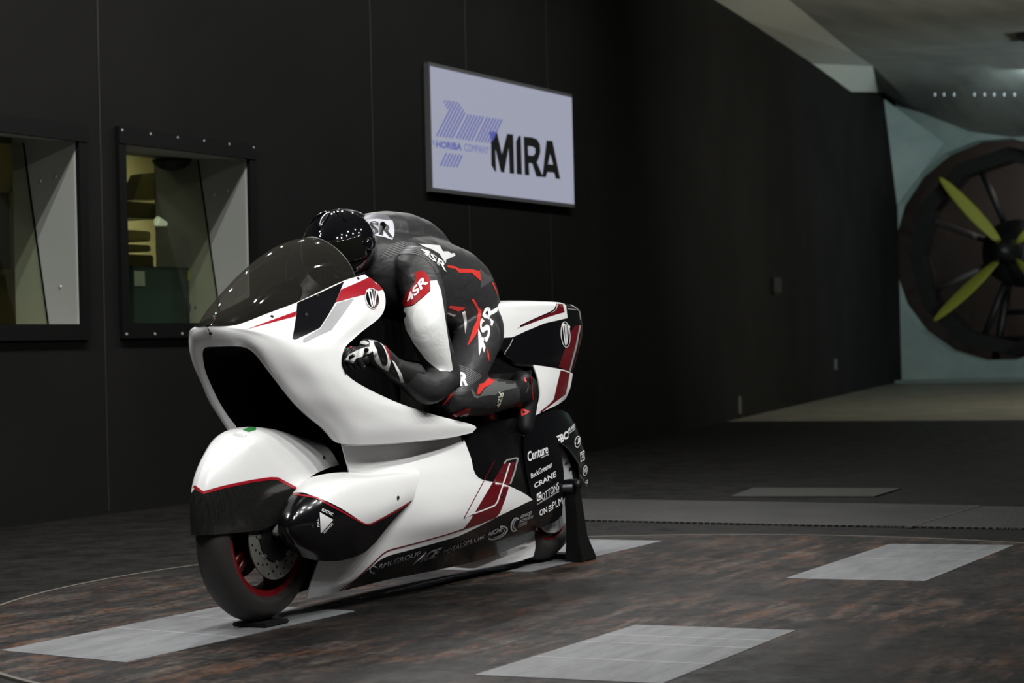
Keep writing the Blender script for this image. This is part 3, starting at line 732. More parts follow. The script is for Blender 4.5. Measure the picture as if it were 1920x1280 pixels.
# ------------------------------------------------------------------ the motorcycle (x forward, y to its left, z up)
bike = empty('motorcycle', (0, 0, 0), 'white and black record motorcycle with a huge open nose duct under the crouched rider', 'motorcycle')
V = Vector
def orient(g):
    """True when the grid's faces look inward (towards the bike's middle plane)"""
    s = 0
    for i in range(len(g) - 1):
        for k in range(len(g[0]) - 1):
            a, b, c = V(g[i][k]), V(g[i][k + 1]), V(g[i + 1][k])
            s += (b - a).cross(c - a).dot(V((0.25, 1, 0.25)))
    return s < 0
def split_colour(bm, F):
    """cut the faces along F = 0 so that the paint line is crisp; faces with F < 0 take the second paint"""
    val = {v: F(v.co) for v in bm.verts}; cut = set()
    for e in list(bm.edges):
        a, b = e.verts; fa, fb = val[a], val[b]
        if fa * fb < 0:
            lo, hi = 0.0, 1.0
            for _ in range(14):
                m_ = (lo + hi) / 2
                if F(a.co.lerp(b.co, m_)) * fa > 0: lo = m_
                else: hi = m_
            if lo < .02 or lo > .98:
                w = a if lo < .02 else b; val[w] = 0.0; cut.add(w); continue
            ne, nv = bmesh.utils.edge_split(e, a, lo); val[nv] = 0.0; cut.add(nv)
    for f in list(bm.faces):
        c = [v for v in f.verts if v in cut]
        if len(c) == 2:
            try: bmesh.utils.face_split(f, c[0], c[1])
            except ValueError: pass
    for f in bm.faces:
        s_ = sum(val.get(v, 0.0) if abs(val.get(v, 0.0)) < 1 else 0 for v in f.verts)
        f.material_index = 0 if F(f.calc_center_median()) > 0 else 1
def panel(name, rows, mats, label=None, n=6, m=6, thick=0.006, mirror=True, parent=None, white=None):
    g = patch_grid(rows, n, m)
    if mirror is True and min(abs(p[1]) for r in g for p in r) > 0.002:
        panel(name, rows, mats, label, n, m, thick, 'only', parent, white); mirror = False
    bm = bmesh.new()
    fl = orient(g)
    if mirror != 'only': grid_faces(bm, g, fl)
    if mirror: grid_faces(bm, g, fl, True)
    bmesh.ops.remove_doubles(bm, verts=bm.verts, dist=0.0012)
    bmesh.ops.dissolve_degenerate(bm, dist=1e-5, edges=bm.edges)
    if white: split_colour(bm, white)
    me = bpy.data.meshes.new(name); bm.to_mesh(me); bm.free()
    mats = mats if isinstance(mats, list) else [mats]
    o = link(name, me, mats, parent or bike, label)
    if thick:
        me.materials.append(VOID)
        s = o.modifiers.new('s', 'SOLIDIFY'); s.thickness = thick; s.offset = -1; s.material_offset = len(mats) ; s.material_offset_rim = len(mats) if name == 'upper_fairing' else 0
        bake(o)
        for p in o.data.polygons: p.use_smooth = True
        o.data.set_sharp_from_angle(angle=math.radians(40))
    return o
# --- upper fairing: rows run from the duct lip back along the side, top row under the screen
COWL = [
 [(1.262, 0, .984), (1.296, 0, 1.008), (1.322, 0, 1.05), (1.275, .085, 1.055), Q(500, 588, .115), Q(560, 565, .135), Q(640, 528, .152), Q(684, 514, .155)],
 [(1.245, .05, .984), (1.283, .062, 1.006), (1.29, .08, 1.037), (1.232, .135, 1.045), (1.06, .175, 1.068), (.86, .195, 1.11), (.68, .205, 1.165), Q(719, 545, .185)],
 [(1.226, .085, .979), (1.252, .108, .999), (1.235, .14, 1.015), (1.168, .188, 1.015), (1.02, .222, 1.03), (.86, .242, 1.05), (.70, .242, 1.09), Q(717, 588, .225)],
 [(1.203, .110, .957), (1.220, .142, .970), (1.186, .180, .975), (1.12, .222, .970), (1.03, .250, .975), (.95, .262, .985), (.885, .263, .995), Q(672, 627, .256)],
 [(1.165, .130, .905), (1.175, .160, .913), (1.138, .200, .920), (1.08, .240, .920), (1.01, .263, .930), (.955, .272, .94), (.915, .275, .945), Q(643, 660, .275)],
 [(1.115, .143, .85), (1.122, .173, .853), (1.083, .210, .858), (1.03, .250, .860), (.97, .275, .862), (.925, .284, .862), (.89, .287, .86), Q(652, 704, .286)],
 [(1.055, .155, .79), (1.062, .185, .788), (1.02, .225, .79), (.96, .264, .79), (.88, .288, .79), (.80, .297, .79), (.72, .297, .787), Q(730, 748, .295)],
 [(.985, .168, .735), (.99, .198, .729), (.945, .237, .73), (.88, .271, .73), (.77, .295, .735), (.63, .303, .735), (.48, .301, .732), Q(810, 776, .29)],
 [(.915, .182, .69), (.918, .213, .677), (.875, .246, .675), (.79, .278, .675), (.62, .298, .677), (.42, .301, .673), (.19, .291, .667), Q(888, 797, .27)],
 [(.870, .197, .645), (.870, .222, .634), (.83, .242, .627), (.755, .264, .622), (.58, .281, .618), (.38, .287, .617), (.17, .281, .618), Q(886, 811, .27)],
]
cowl = panel('upper_fairing', COWL, WHITE, n=8, m=8, thick=0.006)
# rolled lower edge of the upper fairing turning under
UND = [COWL[9][2:], [(p[0] - .01, p[1] - .03, p[2] - .006) if not isinstance(p, Vector) else p + V((-.005, -.03, -.004)) for p in COWL[9][2:]]]
o = panel('fairing_return_lip', UND, WHITE, n=2, m=8, thick=0)
# --- black duct inside the nose
DR = []
for r in COWL[:10]:
    p = V(r[0]); DR.append([p, V((p.x - .12, p.y * .93, p.z - .012)), V((p.x - .45, p.y * .85, p.z - .02)), V((-.05, p.y * .75, .55 + (p.z - .55) * .9))])
o = panel('intake_duct', DR, VOID, n=4, m=3, thick=0, label='black throat of the nose duct')
# --- windscreen
def shield_sec(x, yb, zb, zt, k=1.0, tilt=0.0):
    out = []
    for i in range(9):
        a = math.pi * i / 8; c, s = math.cos(a), math.sin(a)
        out.append((x + tilt * (1 - s), yb * (abs(c) ** 1.18) * (1 if c >= 0 else -1), zb + (zt - zb) * max(s, 0) ** 1.08))
    return out
ST = [(1.306, .02, 1.048, 1.058, 0), (1.278, .075, 1.053, 1.102, -.01), (1.20, .098, 1.068, 1.172, -.03), (1.06, .118, 1.10, 1.262, -.05), (.90, .137, 1.145, 1.335, -.06), (.77, .148, 1.19, 1.37, -.06), (.68, .154, 1.226, 1.381, -.06)]
SG = [shield_sec(x, yb, zb, zt, 1, t) for x, yb, zb, zt, t in ST]
SHM = clear('smoked_screen', (0.54, 0.54, 0.52), 0.03, 1.5, (0.11, (0.13, 0.12, 0.10)))
bm = bmesh.new(); g = patch_grid(SG, 8, 4); grid_faces(bm, g)
bmesh.ops.remove_doubles(bm, verts=bm.verts, dist=0.0008); bmesh.ops.recalc_face_normals(bm, faces=bm.faces)
me = bpy.data.meshes.new('windscreen'); bm.to_mesh(me); bm.free(); shield = link('windscreen', me, SHM, bike, 'smoked bubble windscreen')
rim = g[-1]; tube('screen_edge', rim, 0.0022, mat('clear_screen_edge', (0.10, 0.10, 0.09), 0.25, coat=.5), shield, seg=6)
# dark dash behind the screen
bm = bmesh.new()
dash = [[(1.24, y, 1.036 - .05 * abs(y) / .1) for y in (-.06, 0, .06)], [(1.1, y, 1.05 - .1 * abs(y)) for y in (-.10, 0, .10)], [(.9, y, 1.085 - .1 * abs(y)) for y in (-.125, 0, .125)], [(.74, y, 1.12 - .1 * abs(y)) for y in (-.135, 0, .135)]]
grid_faces(bm, patch_grid(dash, 3, 3)); from_bm('dashboard', bm, VOID, bike, smooth=True)
box('display', (.86, -.06, 1.115), (.875, .06, 1.185), DKMETAL, bike)
# --- front fender
FO = [(1.414, .352), (1.416, .42), (1.404, .50), (1.366, .575), (1.300, .640), (1.22, .685), (1.12, .702), (1.0, .692), (.90, .672), (.84, .658), (.80, .645)]
HW = [.086, .088, .09, .092, .094, .097, .10, .104, .108, .112, .116]
LOW = [V((1.17, .098, .349)), V((1.165, .099, .350)), V((1.16, .10, .352)), V((1.15, .102, .354)), V((1.135, .104, .357)), V((1.11, .106, .362)), V((1.04, .11, .385)), Q(550, 930, .114), Q(578, 897, .117), Q(608, 880, .12), Q(636, 871, .122)]
FEN = []
for (x, z), w, L in zip(FO, HW, LOW):
    d = V((L.x - x, 0, L.z - z)); D = d.length; d.normalize(); O = V((x, 0, z)); q = min(1.0, D / .22)
    row = [O]; fr = max(0.0, min(1.0, (x - 1.2) / .2))
    for t, yy in ((.004 + .014 * fr, .36), (.024 + .046 * fr, .72), (.062 + .078 * fr, .94)): row.append(O + d * t * q + V((0, w * yy, 0)))
    row.append(O + d * ((.062 + .078 * fr) * q + .42 * (D - (.062 + .078 * fr) * q)) + V((0, w * .55 + L.y * .47, 0))); row.append(L.copy()); FEN.append(row)
_zb = [(Q(368, 912, 0).x, Q(368, 912, 0).z), (Q(382, 922, .05).x, Q(382, 922, .05).z), (Q(420, 912, .09).x, Q(420, 912, .09).z), (Q(500, 897, .105).x, Q(500, 897, .105).z), (Q(520, 897, .11).x, Q(520, 897, .11).z), (Q(557, 916, .114).x, Q(557, 916, .114).z)]
def zline(L, x):
    L = sorted(L)
    if x <= L[0][0]: return L[0][1]
    for (xa, za), (xb, zb) in zip(L, L[1:]):
        if x <= xb: return za + (zb - za) * (x - xa) / max(1e-6, xb - xa)
    return L[-1][1]
fender = panel('front_fender', FEN, WHITE, n=12, m=10, thick=0)
_bv = bvh_of(fender)
_fl = [on_surf(_bv, u, v, 0) for u, v in ((366, 914), (371, 917), (381, 923.5), (400, 918), (420, 912.5), (445, 907), (470, 902), (507, 896.5), (520, 897), (538, 906), (555, 915.5))]
_fl = [(abs(p.y) * 1.3 - p.x, p.z) for p in _fl if p is not None]
bpy.data.objects.remove(fender)
fender = panel('front_fender', FEN, [WHITE, CARBON], n=12, m=10, thick=0.004, white=lambda c: c.z - zline(_fl, abs(c.y) * 1.3 - c.x), label='white front fender with carbon skirt')
# --- lower fairing (white, black skirt is a sticker)
def QR(row): return [Q(*p) for p in row]
LOWR = [QR(r) for r in (
 [(640, 827, .19), (685, 829, .21), (735, 826, .225), (785, 820, .235), (828, 817, .24), (867, 815, .24)],
 [(648, 858, .185), (695, 860, .20), (745, 858, .215), (795, 852, .23), (840, 846, .24), (882, 855, .25)],
 [(655, 890, .18), (705, 892, .21), (758, 892, .235), (810, 890, .25), (855, 886, .258), (897, 895, .262)],
 [(650, 935, .17), (712, 938, .215), (775, 938, .25), (832, 934, .265), (885, 925, .27), (950, 909, .255)],
 [(635, 975, .155), (705, 980, .20), (775, 980, .24), (840, 972, .262), (905, 958, .262), (998, 936, .235)],
 [(617, 1015, .135), (690, 1020, .175), (765, 1015, .21), (840, 1003, .232), (915, 985, .235), (1002, 965, .22)],
 [(597, 1055, .115), (670, 1060, .145), (750, 1048, .175), (835, 1030, .195), (915, 1012, .20), (1004, 985, .19)],
 [(583, 1095, .085), (645, 1092, .11), (735, 1068, .135), (830, 1050, .15), (912, 1032, .155), (1003, 1000, .16)],
 [(576, 1122, .05), (625, 1112, .07), (720, 1088, .095), (820, 1068, .11), (905, 1048, .12), (998, 1012, .13)])]
lowf = panel('lower_fairing', LOWR, WHITE, n=7, m=7, thick=0)
_bv = bvh_of(lowf)
_sk = [on_surf(_bv, u, v, 0) for u, v in ((648, 1103), (664, 1089), (680, 1076), (696, 1063), (713, 1049), (722, 1044), (732, 1040.5), (790, 1025), (860, 1005), (934, 968), (975, 948), (996, 937.5))]
_sk = [(p.x, p.z) for p in _sk if p is not None]; print('skirt line', _sk)
for _o in [o for o in bike.children if o.name.startswith('lower_fairing')]: bpy.data.objects.remove(_o)
_kx = max(p[0] for p in _sk)
lowf = panel('lower_fairing', LOWR, [WHITE, BLACK], n=7, m=7, thick=0.006, white=lambda c: max(c.z - zline(_sk, c.x), (c.x - _kx) * 2))
KEEL = [QR(r) for r in ([(845, 1045, .10), (880, 1040, .10), (920, 1025, .10), (960, 1012, .10), (1000, 990, .10)],
                        [(848, 1056, .095), (885, 1056, .095), (925, 1046, .095), (965, 1036, .095), (1004, 1022, .095)],
                        [(853, 1063, .085), (888, 1065, .085), (930, 1059, .085), (970, 1052, .085), (1000, 1043, .085)])]
panel('belly_pan', KEEL, WHITE, n=4, m=4, thick=0.005)
# --- side pods over the front axle
POD = [QR(r) for r in (
 [(557, 914, .125), (590, 893, .15), (640, 885, .18), (690, 888, .205), (735, 882, .222), (785, 881, .24)],
 [(543, 932, .155), (580, 915, .195), (640, 903, .238), (690, 899, .258), (735, 895, .262), (787, 890, .258)],
 [(529, 958, .158), (562, 952, .213), (612, 946, .256), (670, 943, .275), (727, 935, .279), (780, 915, .268)],
 [(521, 985, .15), (548, 990, .205), (595, 985, .25), (655, 980, .27), (717, 965, .275), (774, 937, .265)],
 [(527, 1010, .138), (556, 1020, .185), (598, 1022, .222), (647, 1015, .243), (702, 995, .252), (740, 972, .254)],
 [(543, 1030, .118), (567, 1043, .148), (602, 1051, .172), (642, 1050, .192), (680, 1037, .212), (703, 1018, .228)])]
_pb = [(Q(*p).x, Q(*p).z) for p in ((545, 922, .14), (552, 927, .17), (588, 932, .22), (682, 982, .27), (697, 982, .275), (774, 937, .265))]
pod = panel('axle_pod', POD, [WHITE, BLACK], n=10, m=10, thick=0.004, white=lambda c: c.z - zline(_pb, c.x), label='white pod with black underside over the axle')
# pod inner returns
for k, r in ((0, POD[0]), (5, POD[5])):
    panel('pod_return', [r, [p + V((-.02, -.06, -.01 if k == 0 else .02)) for p in r]], WHITE if k == 0 else BLACK, n=2, m=6, thick=0)
# --- tail
TAIL = [
 [V((-.50, 0, 1.148)), V((-.72, 0, 1.16)), V((-.97, 0, 1.164)), V((-1.17, 0, 1.162)), V((-1.32, 0, 1.15)), V((-1.40, 0, 1.12))],
 [Q(920, 568, .13), Q(968, 567.5, .135), Q(1025, 567.5, .125), Q(1058, 569, .11), Q(1083, 577, .078), V((-1.415, 0, 1.105))],
 [Q(920, 585, .155), Q(968, 585, .16), Q(1027, 586, .15), Q(1063, 588, .13), Q(1091, 594, .088), V((-1.425, 0, 1.07))],
 [Q(922, 625, .155), Q(960, 630, .165), Q(1020, 636, .16), Q(1066, 638, .138), Q(1092, 628, .098), V((-1.42, 0, 1.0))],
 [Q(946, 664, .16), Q(968, 674, .165), Q(1015, 680, .16), Q(1050, 687, .143), Q(1079, 678, .10), V((-1.37, 0, .90))],
 [Q(965, 686, .15), Q(982, 687, .155), Q(1012, 688, .15), Q(1050, 696, .132), Q(1073, 699, .10), V((-1.32, 0, .85))]]
_tb = [(Q(*p).x, Q(*p).z) for p in ((925, 634, .155), (959, 632, .16), (986, 620, .16), (1020, 606, .155), (1050, 599, .14), (1063, 596, .13))]
tail = panel('tail_fairing', TAIL, [WHITE, BLACK], n=9, m=9, thick=0.005, white=lambda c: min(c.z - zline(_tb, c.x), c.x - _tb[-1][0] + .002), label='tail with white top and black sides')
TLOW = [QR(r) for r in (
 [(1000, 684, .160), (1030, 688, .155), (1060, 694, .136), (1074, 700, .108)],
 [(1010, 715, .17), (1032, 720, .165), (1056, 722, .146), (1070, 724, .116)],
 [(1012, 748, .172), (1030, 746, .166), (1052, 742, .147), (1065, 738, .117)],
 [(1003, 779, .17), (1025, 768, .164), (1046, 758, .146), (1060, 748, .117)])]
tlow = panel('tail_side_panel', TLOW, WHITE, n=6, m=6, thick=0.005, label='white lower tail panel')
# --- black side panel under the seat
SIDE = [QR(r) for r in (
 [(860, 792, .24), (900, 792, .23), (950, 786, .215), (1003, 776, .172)],
 [(866, 824, .243), (905, 826, .232), (948, 822, .21), (986, 815, .172)],
 [(880, 870, .243), (915, 872, .233), (948, 868, .212), (981, 850, .172)],
 [(893, 898, .243), (930, 905, .233), (955, 912, .212), (989, 900, .174)],
 [(925, 935, .215), (958, 938, .215), (980, 938, .195), (999, 950, .172)])]
side = panel('side_panel', SIDE, BLACK, n=6, m=6, thick=0.005, label='glossy black side panel')
# --- rear wheel cover
CVR = [QR(r) for r in (
 [(1000, 782, .165), (1025, 772, .15), (1048, 768, .125), (1066, 775, .09), (1070, 778, .05)],
 [(984, 812, .183), (1020, 805, .17), (1050, 802, .15), (1077, 800, .105), (1085, 808, .05)],
 [(982, 840, .187), (1022, 836, .178), (1055, 832, .155), (1088, 832, .11), (1096, 845, .06)])]
CVL = [QR(r) for r in (
 [(982, 838, .187), (1008, 838, .183), (1030, 836, .174), (1050, 840, .158)],
 [(988, 888, .187), (1014, 885, .183), (1036, 882, .172), (1057, 884, .155)],
 [(995, 925, .184), (1019, 925, .179), (1039, 924, .167), (1056, 925, .152)],
 [(1001, 960, .180), (1021, 960, .173), (1040, 960, .162), (1054, 962, .148)],
 [(1005, 990, .170), (1022, 986, .163), (1040, 978, .153), (1053, 968, .143)])]
CVR2 = [QR(r) for r in (
 [(1055, 832, .155), (1072, 832, .134), (1088, 832, .11), (1097, 846, .06)],
 [(1066, 841, .15), (1081, 848, .128), (1094, 852, .105), (1101, 870, .06)],
 [(1083, 866, .138), (1090, 874, .12), (1098, 882, .10), (1103, 893, .06)],
 [(1088, 890, .132), (1094, 898, .115), (1100, 908, .096), (1104, 914, .06)])]
cov = panel('wheel_cover', CVR, BLACK, n=6, m=6, thick=0.004, label='black rear wheel cover with sponsor lettering')
cov1 = panel('swingarm_cover', CVL, BLACK, n=6, m=6, thick=0.004)
cov2 = panel('rear_hugger', CVR2, BLACK, n=6, m=5, thick=0.004)
# --- inner black body: frame, tank, seat
prism('frame', [(.70, .22), (.80, .42), (.78, .62), (.52, .80), (.30, .86), (-.62, .80), (-.80, .60), (-.72, .22), (-.60, .09), (.60, .09)], -.085, .085, VOID, bike)
bm = bmesh.new()
TK = [[V((.62, y * .7, .90)) for y in (.0, .05, .09)], [V((.52, 0, 1.06)), V((.50, .08, 1.03)), V((.48, .12, .92))], [V((.25, 0, 1.09)), V((.25, .10, 1.06)), V((.25, .15, .92))], [V((-.05, 0, 1.05)), V((-.05, .10, 1.02)), V((-.05, .15, .88))],
      [V((-.28, 0, .95)), V((-.28, .11, .94)), V((-.28, .15, .84))], [V((-.48, 0, .94)), V((-.48, .12, .93)), V((-.48, .155, .84))], [V((-.68, 0, 1.02)), V((-.68, .12, 1.0)), V((-.68, .15, .84))]]
panel('tank_and_seat', TK, VOID, n=5, m=4, thick=0.01)
panel('seat_side', [[V((.3, .15, .92)), V((-.1, .16, .87)), V((-.48, .16, .85)), V((-.75, .155, .86))], [V((.3, .14, .8)), V((-.1, .15, .74)), V((-.48, .15, .74)), V((-.75, .15, .80))], [V((.3, .13, .66)), V((-.1, .15, .62)), V((-.48, .16, .62)), V((-.75, .16, .64))]], CARBON, n=4, m=4, thick=.004)
prism('subframe', [(-.62, .78), (-.62, .98), (-1.1, 1.08), (-1.30, 1.05), (-1.22, .80), (-1.05, .66), (-.80, .62)], -.07, .07, VOID, bike)
# --- wheels
AX = Matrix.Rotation(math.radians(-90), 4, 'X')
def wheel(name, cx, cz, R, tw, rr, lab):
    w = empty(name, (cx, 0, cz)); w.parent = bike; w['label'] = lab
    M = Matrix.Translation((cx, 0, cz)) @ AX
    bm = bmesh.new(); h = tw / 2
    pr = [(rr, -h * .8), (rr + .02, -h * .98), (R - .062, -h * 1.0), (R - .035, -h * .9), (R - .015, -h * .66), (R - .004, -h * .33), (R, 0), (R - .004, h * .33), (R - .015, h * .66), (R - .035, h * .9), (R - .062, h * 1.0), (rr + .02, h * .98), (rr, h * .8), (rr - .012, h * .7), (rr - .012, -h * .7)]
    add_lathe(bm, pr, M, 72, True); from_bm('tyre', bm, RUBBER, w, smooth=True)
    bm = bmesh.new(); add_lathe(bm, [(rr + .006, -h * .82), (rr - .006, -h * .84), (rr - .02, -h * .7), (rr - .035, 0), (rr - .02, h * .7), (rr - .006, h * .84), (rr + .006, h * .82)], M, 72)
    from_bm('rim', bm, WHEELRED, w, 'dark red rim', smooth=True)
    bm = bmesh.new(); add_lathe(bm, [(0, -.05), (.04, -.05), (.045, 0), (.04, .05), (0, .05)], M, 24); from_bm('hub', bm, DKMETAL, w, smooth=True)
    for k in range(5):
        a = 2 * math.pi * k / 5 + .55
        for s in (-.11, .11):
            d0 = V((math.cos(a + s * 2.2), 0, math.sin(a + s * 2.2))) * .04; d1 = V((math.cos(a + s), 0, math.sin(a + s))) * (rr - .022)
            c = V((cx, 0, cz)); tube('spoke', [c + d0, c + d0.lerp(d1, .5), c + d1], [.016, .011, .013], WHEELRED, w, seg=8)
    return w
FW = wheel('front_wheel', 1.06, .330, .312, .125, .222, 'front wheel with slick tyre and red rim')
RW = wheel('rear_wheel', -1.03, .334, .325, .19, .225, 'rear wheel with slick tyre and red rim')
DISCM = mat('drilled_disc_steel', (0.17, 0.17, 0.155), 0.45, metal=0.5)
for y in (.078, -.078):
    M = Matrix.Translation((1.06, y, .325)) @ AX
    bm = bmesh.new(); add_lathe(bm, [(.10, -.0025), (.158, -.0025), (.158, .0025), (.10, .0025)], M, 64, True)
    d = from_bm('brake_disc', bm, DISCM, FW, 'drilled steel disc')
    bm = bmesh.new()
    for k in range(36):
        a = 2 * math.pi * k / 36; r = (.115, .129, .143)[k % 3]
        add_lathe(bm, [(0, -.003), (.0045, -.003), (.0045, .003), (0, .003)], Matrix.Translation((1.06 + r * math.cos(a), y, .325 + r * math.sin(a))) @ AX, 8)
    o = from_bm('drill_hole', bm, VOID, FW); o['kind'] = 'stuff'
    bm = bmesh.new(); add_lathe(bm, [(.03, -.004), (.098, -.004), (.098, .004), (.03, .004)], M, 10, True); from_bm('disc_carrier', bm, DKMETAL, FW)
    for k in range(8):
        a = 2 * math.pi * k / 8; bm = bmesh.new(); add_lathe(bm, [(0, -.006), (.009, -.006), (.009, .006), (0, .006)], Matrix.Translation((1.06 + .1 * math.cos(a), y, .325 + .1 * math.sin(a))) @ AX, 10)
        from_bm('disc_bobbin', bm, STEEL, FW)
    s = 1 if y > 0 else -1
    bm = bmesh.new(); add_box(bm, (-.055, -.02, -.03), (.055, .025, .03), M=Matrix.Translation((.97, y + s * .012, .41)) @ Matrix.Rotation(math.radians(48), 4, 'Y')); from_bm('brake_caliper', bm, DKMETAL, bike, bevel=.006)
    tube('fork_leg', [(1.055, y * 1.15, .325), (1.0, y * 1.1, .46), (.955, y * 1.05, .58)], [.024, .026, .028], VOID, bike, seg=14)
    tube('fork_foot', [(1.09, y * 1.28, .33), (1.03, y * 1.28, .385), (1.0, y * 1.28, .44)], [.014, .019, .017], ALU, bike, seg=10)
bm = bmesh.new(); M = Matrix.Translation((-1.03, 0, .334)) @ AX
add_lathe(bm, [(0, .1), (.196, .1), (.2, .096), (.2, .09), (0, .09)], M, 56); from_bm('wheel_disc', bm, ALU, RW, 'pale aluminium disc on the rear wheel', autosmooth=30)
discR = RW.children[-1]
bm = bmesh.new(); add_lathe(bm, [(0, -.2), (.02, -.2), (.02, .2), (0, .2)], M, 16); from_bm('axle', bm, DKMETAL, RW, smooth=True)
for s in (-1, 1): prism('swingarm', [(-.55, .42), (-.55, .30), (-1.02, .27), (-1.08, .30), (-1.08, .36), (-1.02, .39)], s * .12, s * .14, BLACK, bike)
# --- controls
for s in (-1, 1):
    tube('handlebar', [(.80, s * .10, .93), (.78, s * .19, .935), (.765, s * .285, .925)], .012, DKMETAL, bike)
    tube('grip', [(.785, s * .20, .935), (.764, s * .29, .925)], .018, SATIN, bike)
    tube('brake_lever', spline([(.82, s * .16, .93), (.845, s * .20, .93), (.84, s * .28, .915)], 4), .006, DKMETAL, bike, seg=8)
    tube('footpeg', [(-.56, s * .15, .64), (-.56, s * .25, .64)], .011, DKMETAL, bike)

# --- graphics -----------------------------------------------------------------
bc = bvh_of(cowl)
def ell(cx, cy, rx, ry, tilt=0.0, n=28, a0=0, a1=360):
    t = math.radians(tilt); out = []
    for k in range(n):
        a = math.radians(a0 + (a1 - a0) * k / n); x, y = rx * math.cos(a), ry * math.sin(a)
        out.append((cx + x * math.cos(t) - y * math.sin(t), cy + x * math.sin(t) + y * math.cos(t)))
    return out
def arc(cx, cy, rx, ry, tilt, a0, a1, w, n=18):
    t = math.radians(tilt); pts = []
    for k in range(n + 1):
        a = math.radians(a0 + (a1 - a0) * k / n); x, y = rx * math.cos(a), ry * math.sin(a)
        pts.append((cx + x * math.cos(t) - y * math.sin(t), cy + x * math.sin(t) + y * math.cos(t)))
    return band(pts, w)
S = lambda *a, **k: sticker(*a, **k)
S('red_stripe', [[(639, 543.5), (650, 539), (672, 529.5), (691, 520), (706, 530), (717, 543), (686, 551.5), (660, 558), (629, 567)]], bc, CRIM, cowl, .0028, 3, 'red stripe')
S('red_stripe', [[(461, 618), (510, 600), (556, 583.5), (554, 593), (520, 602)]], bc, CRIM, cowl, .0015, 4, 'thin red stripe')
S('black_block', [[(557, 568), (600, 549), (645, 528), (638.5, 543.5), (629, 567), (615, 591), (599.5, 615), (575, 627), (552, 637.5), (548, 635), (552, 612), (555.5, 590)]], bc, BLACK, cowl, .0015, 4, 'slanted black block')
S('grey_block', [[(632, 568), (665, 559), (643, 590), (621, 619.5), (595, 631), (570, 643), (567, 640), (569, 634.5), (600.6, 616), (616, 592)]], bc, GREYV, cowl, .0012, 4, 'slanted grey block')
def emblem(cx, cy, rx, ry, tilt, bv, parent, ring):
    e = S('emblem', [ell(cx, cy, rx, ry, tilt)], bv, DECAL, parent, .0036, 4, 'oval emblem with a tall W')
    S('emblem_field', [ell(cx, cy, rx - ring, ry - ring, tilt)], bv, BLACK, parent, .0044, 4, 'black field')
    sx, sy = rx / 12.5, ry / 19.0
    P = lambda x, y: (cx + x * sx, cy + y * sy)
    S('emblem_letter', [[P(-11, -15), P(-4, -16), P(-3.2, -12.6), P(-6.3, -12.4), P(-.6, 12), P(.2, 16), P(-2.6, 14), P(-8.6, -11.6), P(-11, -11.4)],
                        [P(-3.6, -15.6), P(-1.6, -15.6), P(1.6, 8), P(.6, 15)], [P(1.4, -15.2), P(3.0, -15.2), P(2.2, 8), P(.9, 15)],
                        [P(4.2, -15), P(11, -12), P(10.6, -8.8), P(7.6, -9.8), P(4, 12), P(1.6, 16), P(2.4, 10), P(5.2, -11.4)]], bv, DECAL, parent, .0052, 3, 'tall white W')
emblem(697, 560, 13.2, 19.6, -12, bc, cowl, 1.6)
def bolt(cx, cy, r, bv, parent, mt=None):
    h = on_surf(bv, cx, cy, 0.0); r_ = ray(cx, cy).normalized()
    if h is None: print('bolt misses', cx, cy); return
    hh = bv.ray_cast(CAM, r_); n = hh[1] if hh[1].dot(r_) < 0 else -hh[1]
    bm = bmesh.new(); add_lathe(bm, [(0, .002), (r * .55, .002), (r * .6, .0035), (r, .003), (r * 1.05, -.001)], Matrix.Translation(h) @ n.to_track_quat('Z', 'Y').to_matrix().to_4x4(), 14)
    return from_bm('bolt', bm, mt or DKMETAL, parent, smooth=True)
for u, v in ((395, 624.7), (510, 593.5), (671, 522), (596, 554), (575, 590)): bolt(u, v, .006, bc, cowl)
bf = bvh_of(fender)
S('red_stripe', [band([(364, 911), (371, 917), (381, 923.5), (420, 912.5), (470, 902), (507, 896.5), (520, 897), (556, 916)], 5.5)], bf, CRIM, fender, .0015, 4, 'red stripe')
S('green_patch', [[(455, 806), (468, 801), (480, 801.5), (480, 806), (466, 810)]], bf, mat('green_vinyl', (0.03, 0.22, 0.05), 0.4), fender, .0015, 3, 'green oval patch')
lettering('fender_lettering', [('ECELT', *para((437, 817), (460, 821), (441, 813)), .0)], bf, mat('pale_grey_print', (.45, .45, .45), .5), fender)
bolt(607.5, 858, .0065, bf, fender)
bp = bvh_of(pod)
S('red_stripe', [band([(546, 926), (556, 927), (592, 932.5), (640, 958), (682, 981.5), (690, 983), (698, 981), (735, 962), (773, 938.5)], 3.0)], bp, CRIM, pod, .0015, 4, 'thin red stripe')
tri = S('warning_triangle', [[(599, 960), (624.5, 974), (601, 999.5)]], bp, DECAL, pod, .0015, 4, 'white triangle FULL ELECTRIC POWER')
lettering('triangle_lettering', [('ELECTRIC', *para((602, 957.5), (622.5, 967), (604, 952.5)), .02), ('FULL', *para((598.5, 987), (596.5, 972), (594.5, 987)), .02), ('POWER', *para((624, 982), (607, 1000), (621, 979.5)), .02)], bp, DECAL, pod)
bolt(587, 987, .006, bp, pod); bolt(746, 933, .0075, bp, pod)
bl = bvh_of(lowf, side)
S('red_stripe', [band([(632, 1111), (669, 1084), (716, 1039), (724, 1033.5), (732, 1030), (779, 1018), (838, 1001.5), (870, 991)], 2.2)], bl, RED, lowf, .0014, 5, 'thin dark red stripe')
S('red_band', [[(944, 868), (965, 866), (961, 885), (956, 905), (947, 935), (937, 961), (930, 969), (900, 981), (866, 993), (880, 977), (890, 960), (917, 915)]], bl, RED, lowf, .0014, 4, 'broad dark red band')
S('white_line', [band([(955, 868), (942.5, 908), (932, 940), (927, 947), (905, 956), (887, 962.5)], 2.6)], bl, DECAL, lowf, .0024, 4, 'white line in the red band')
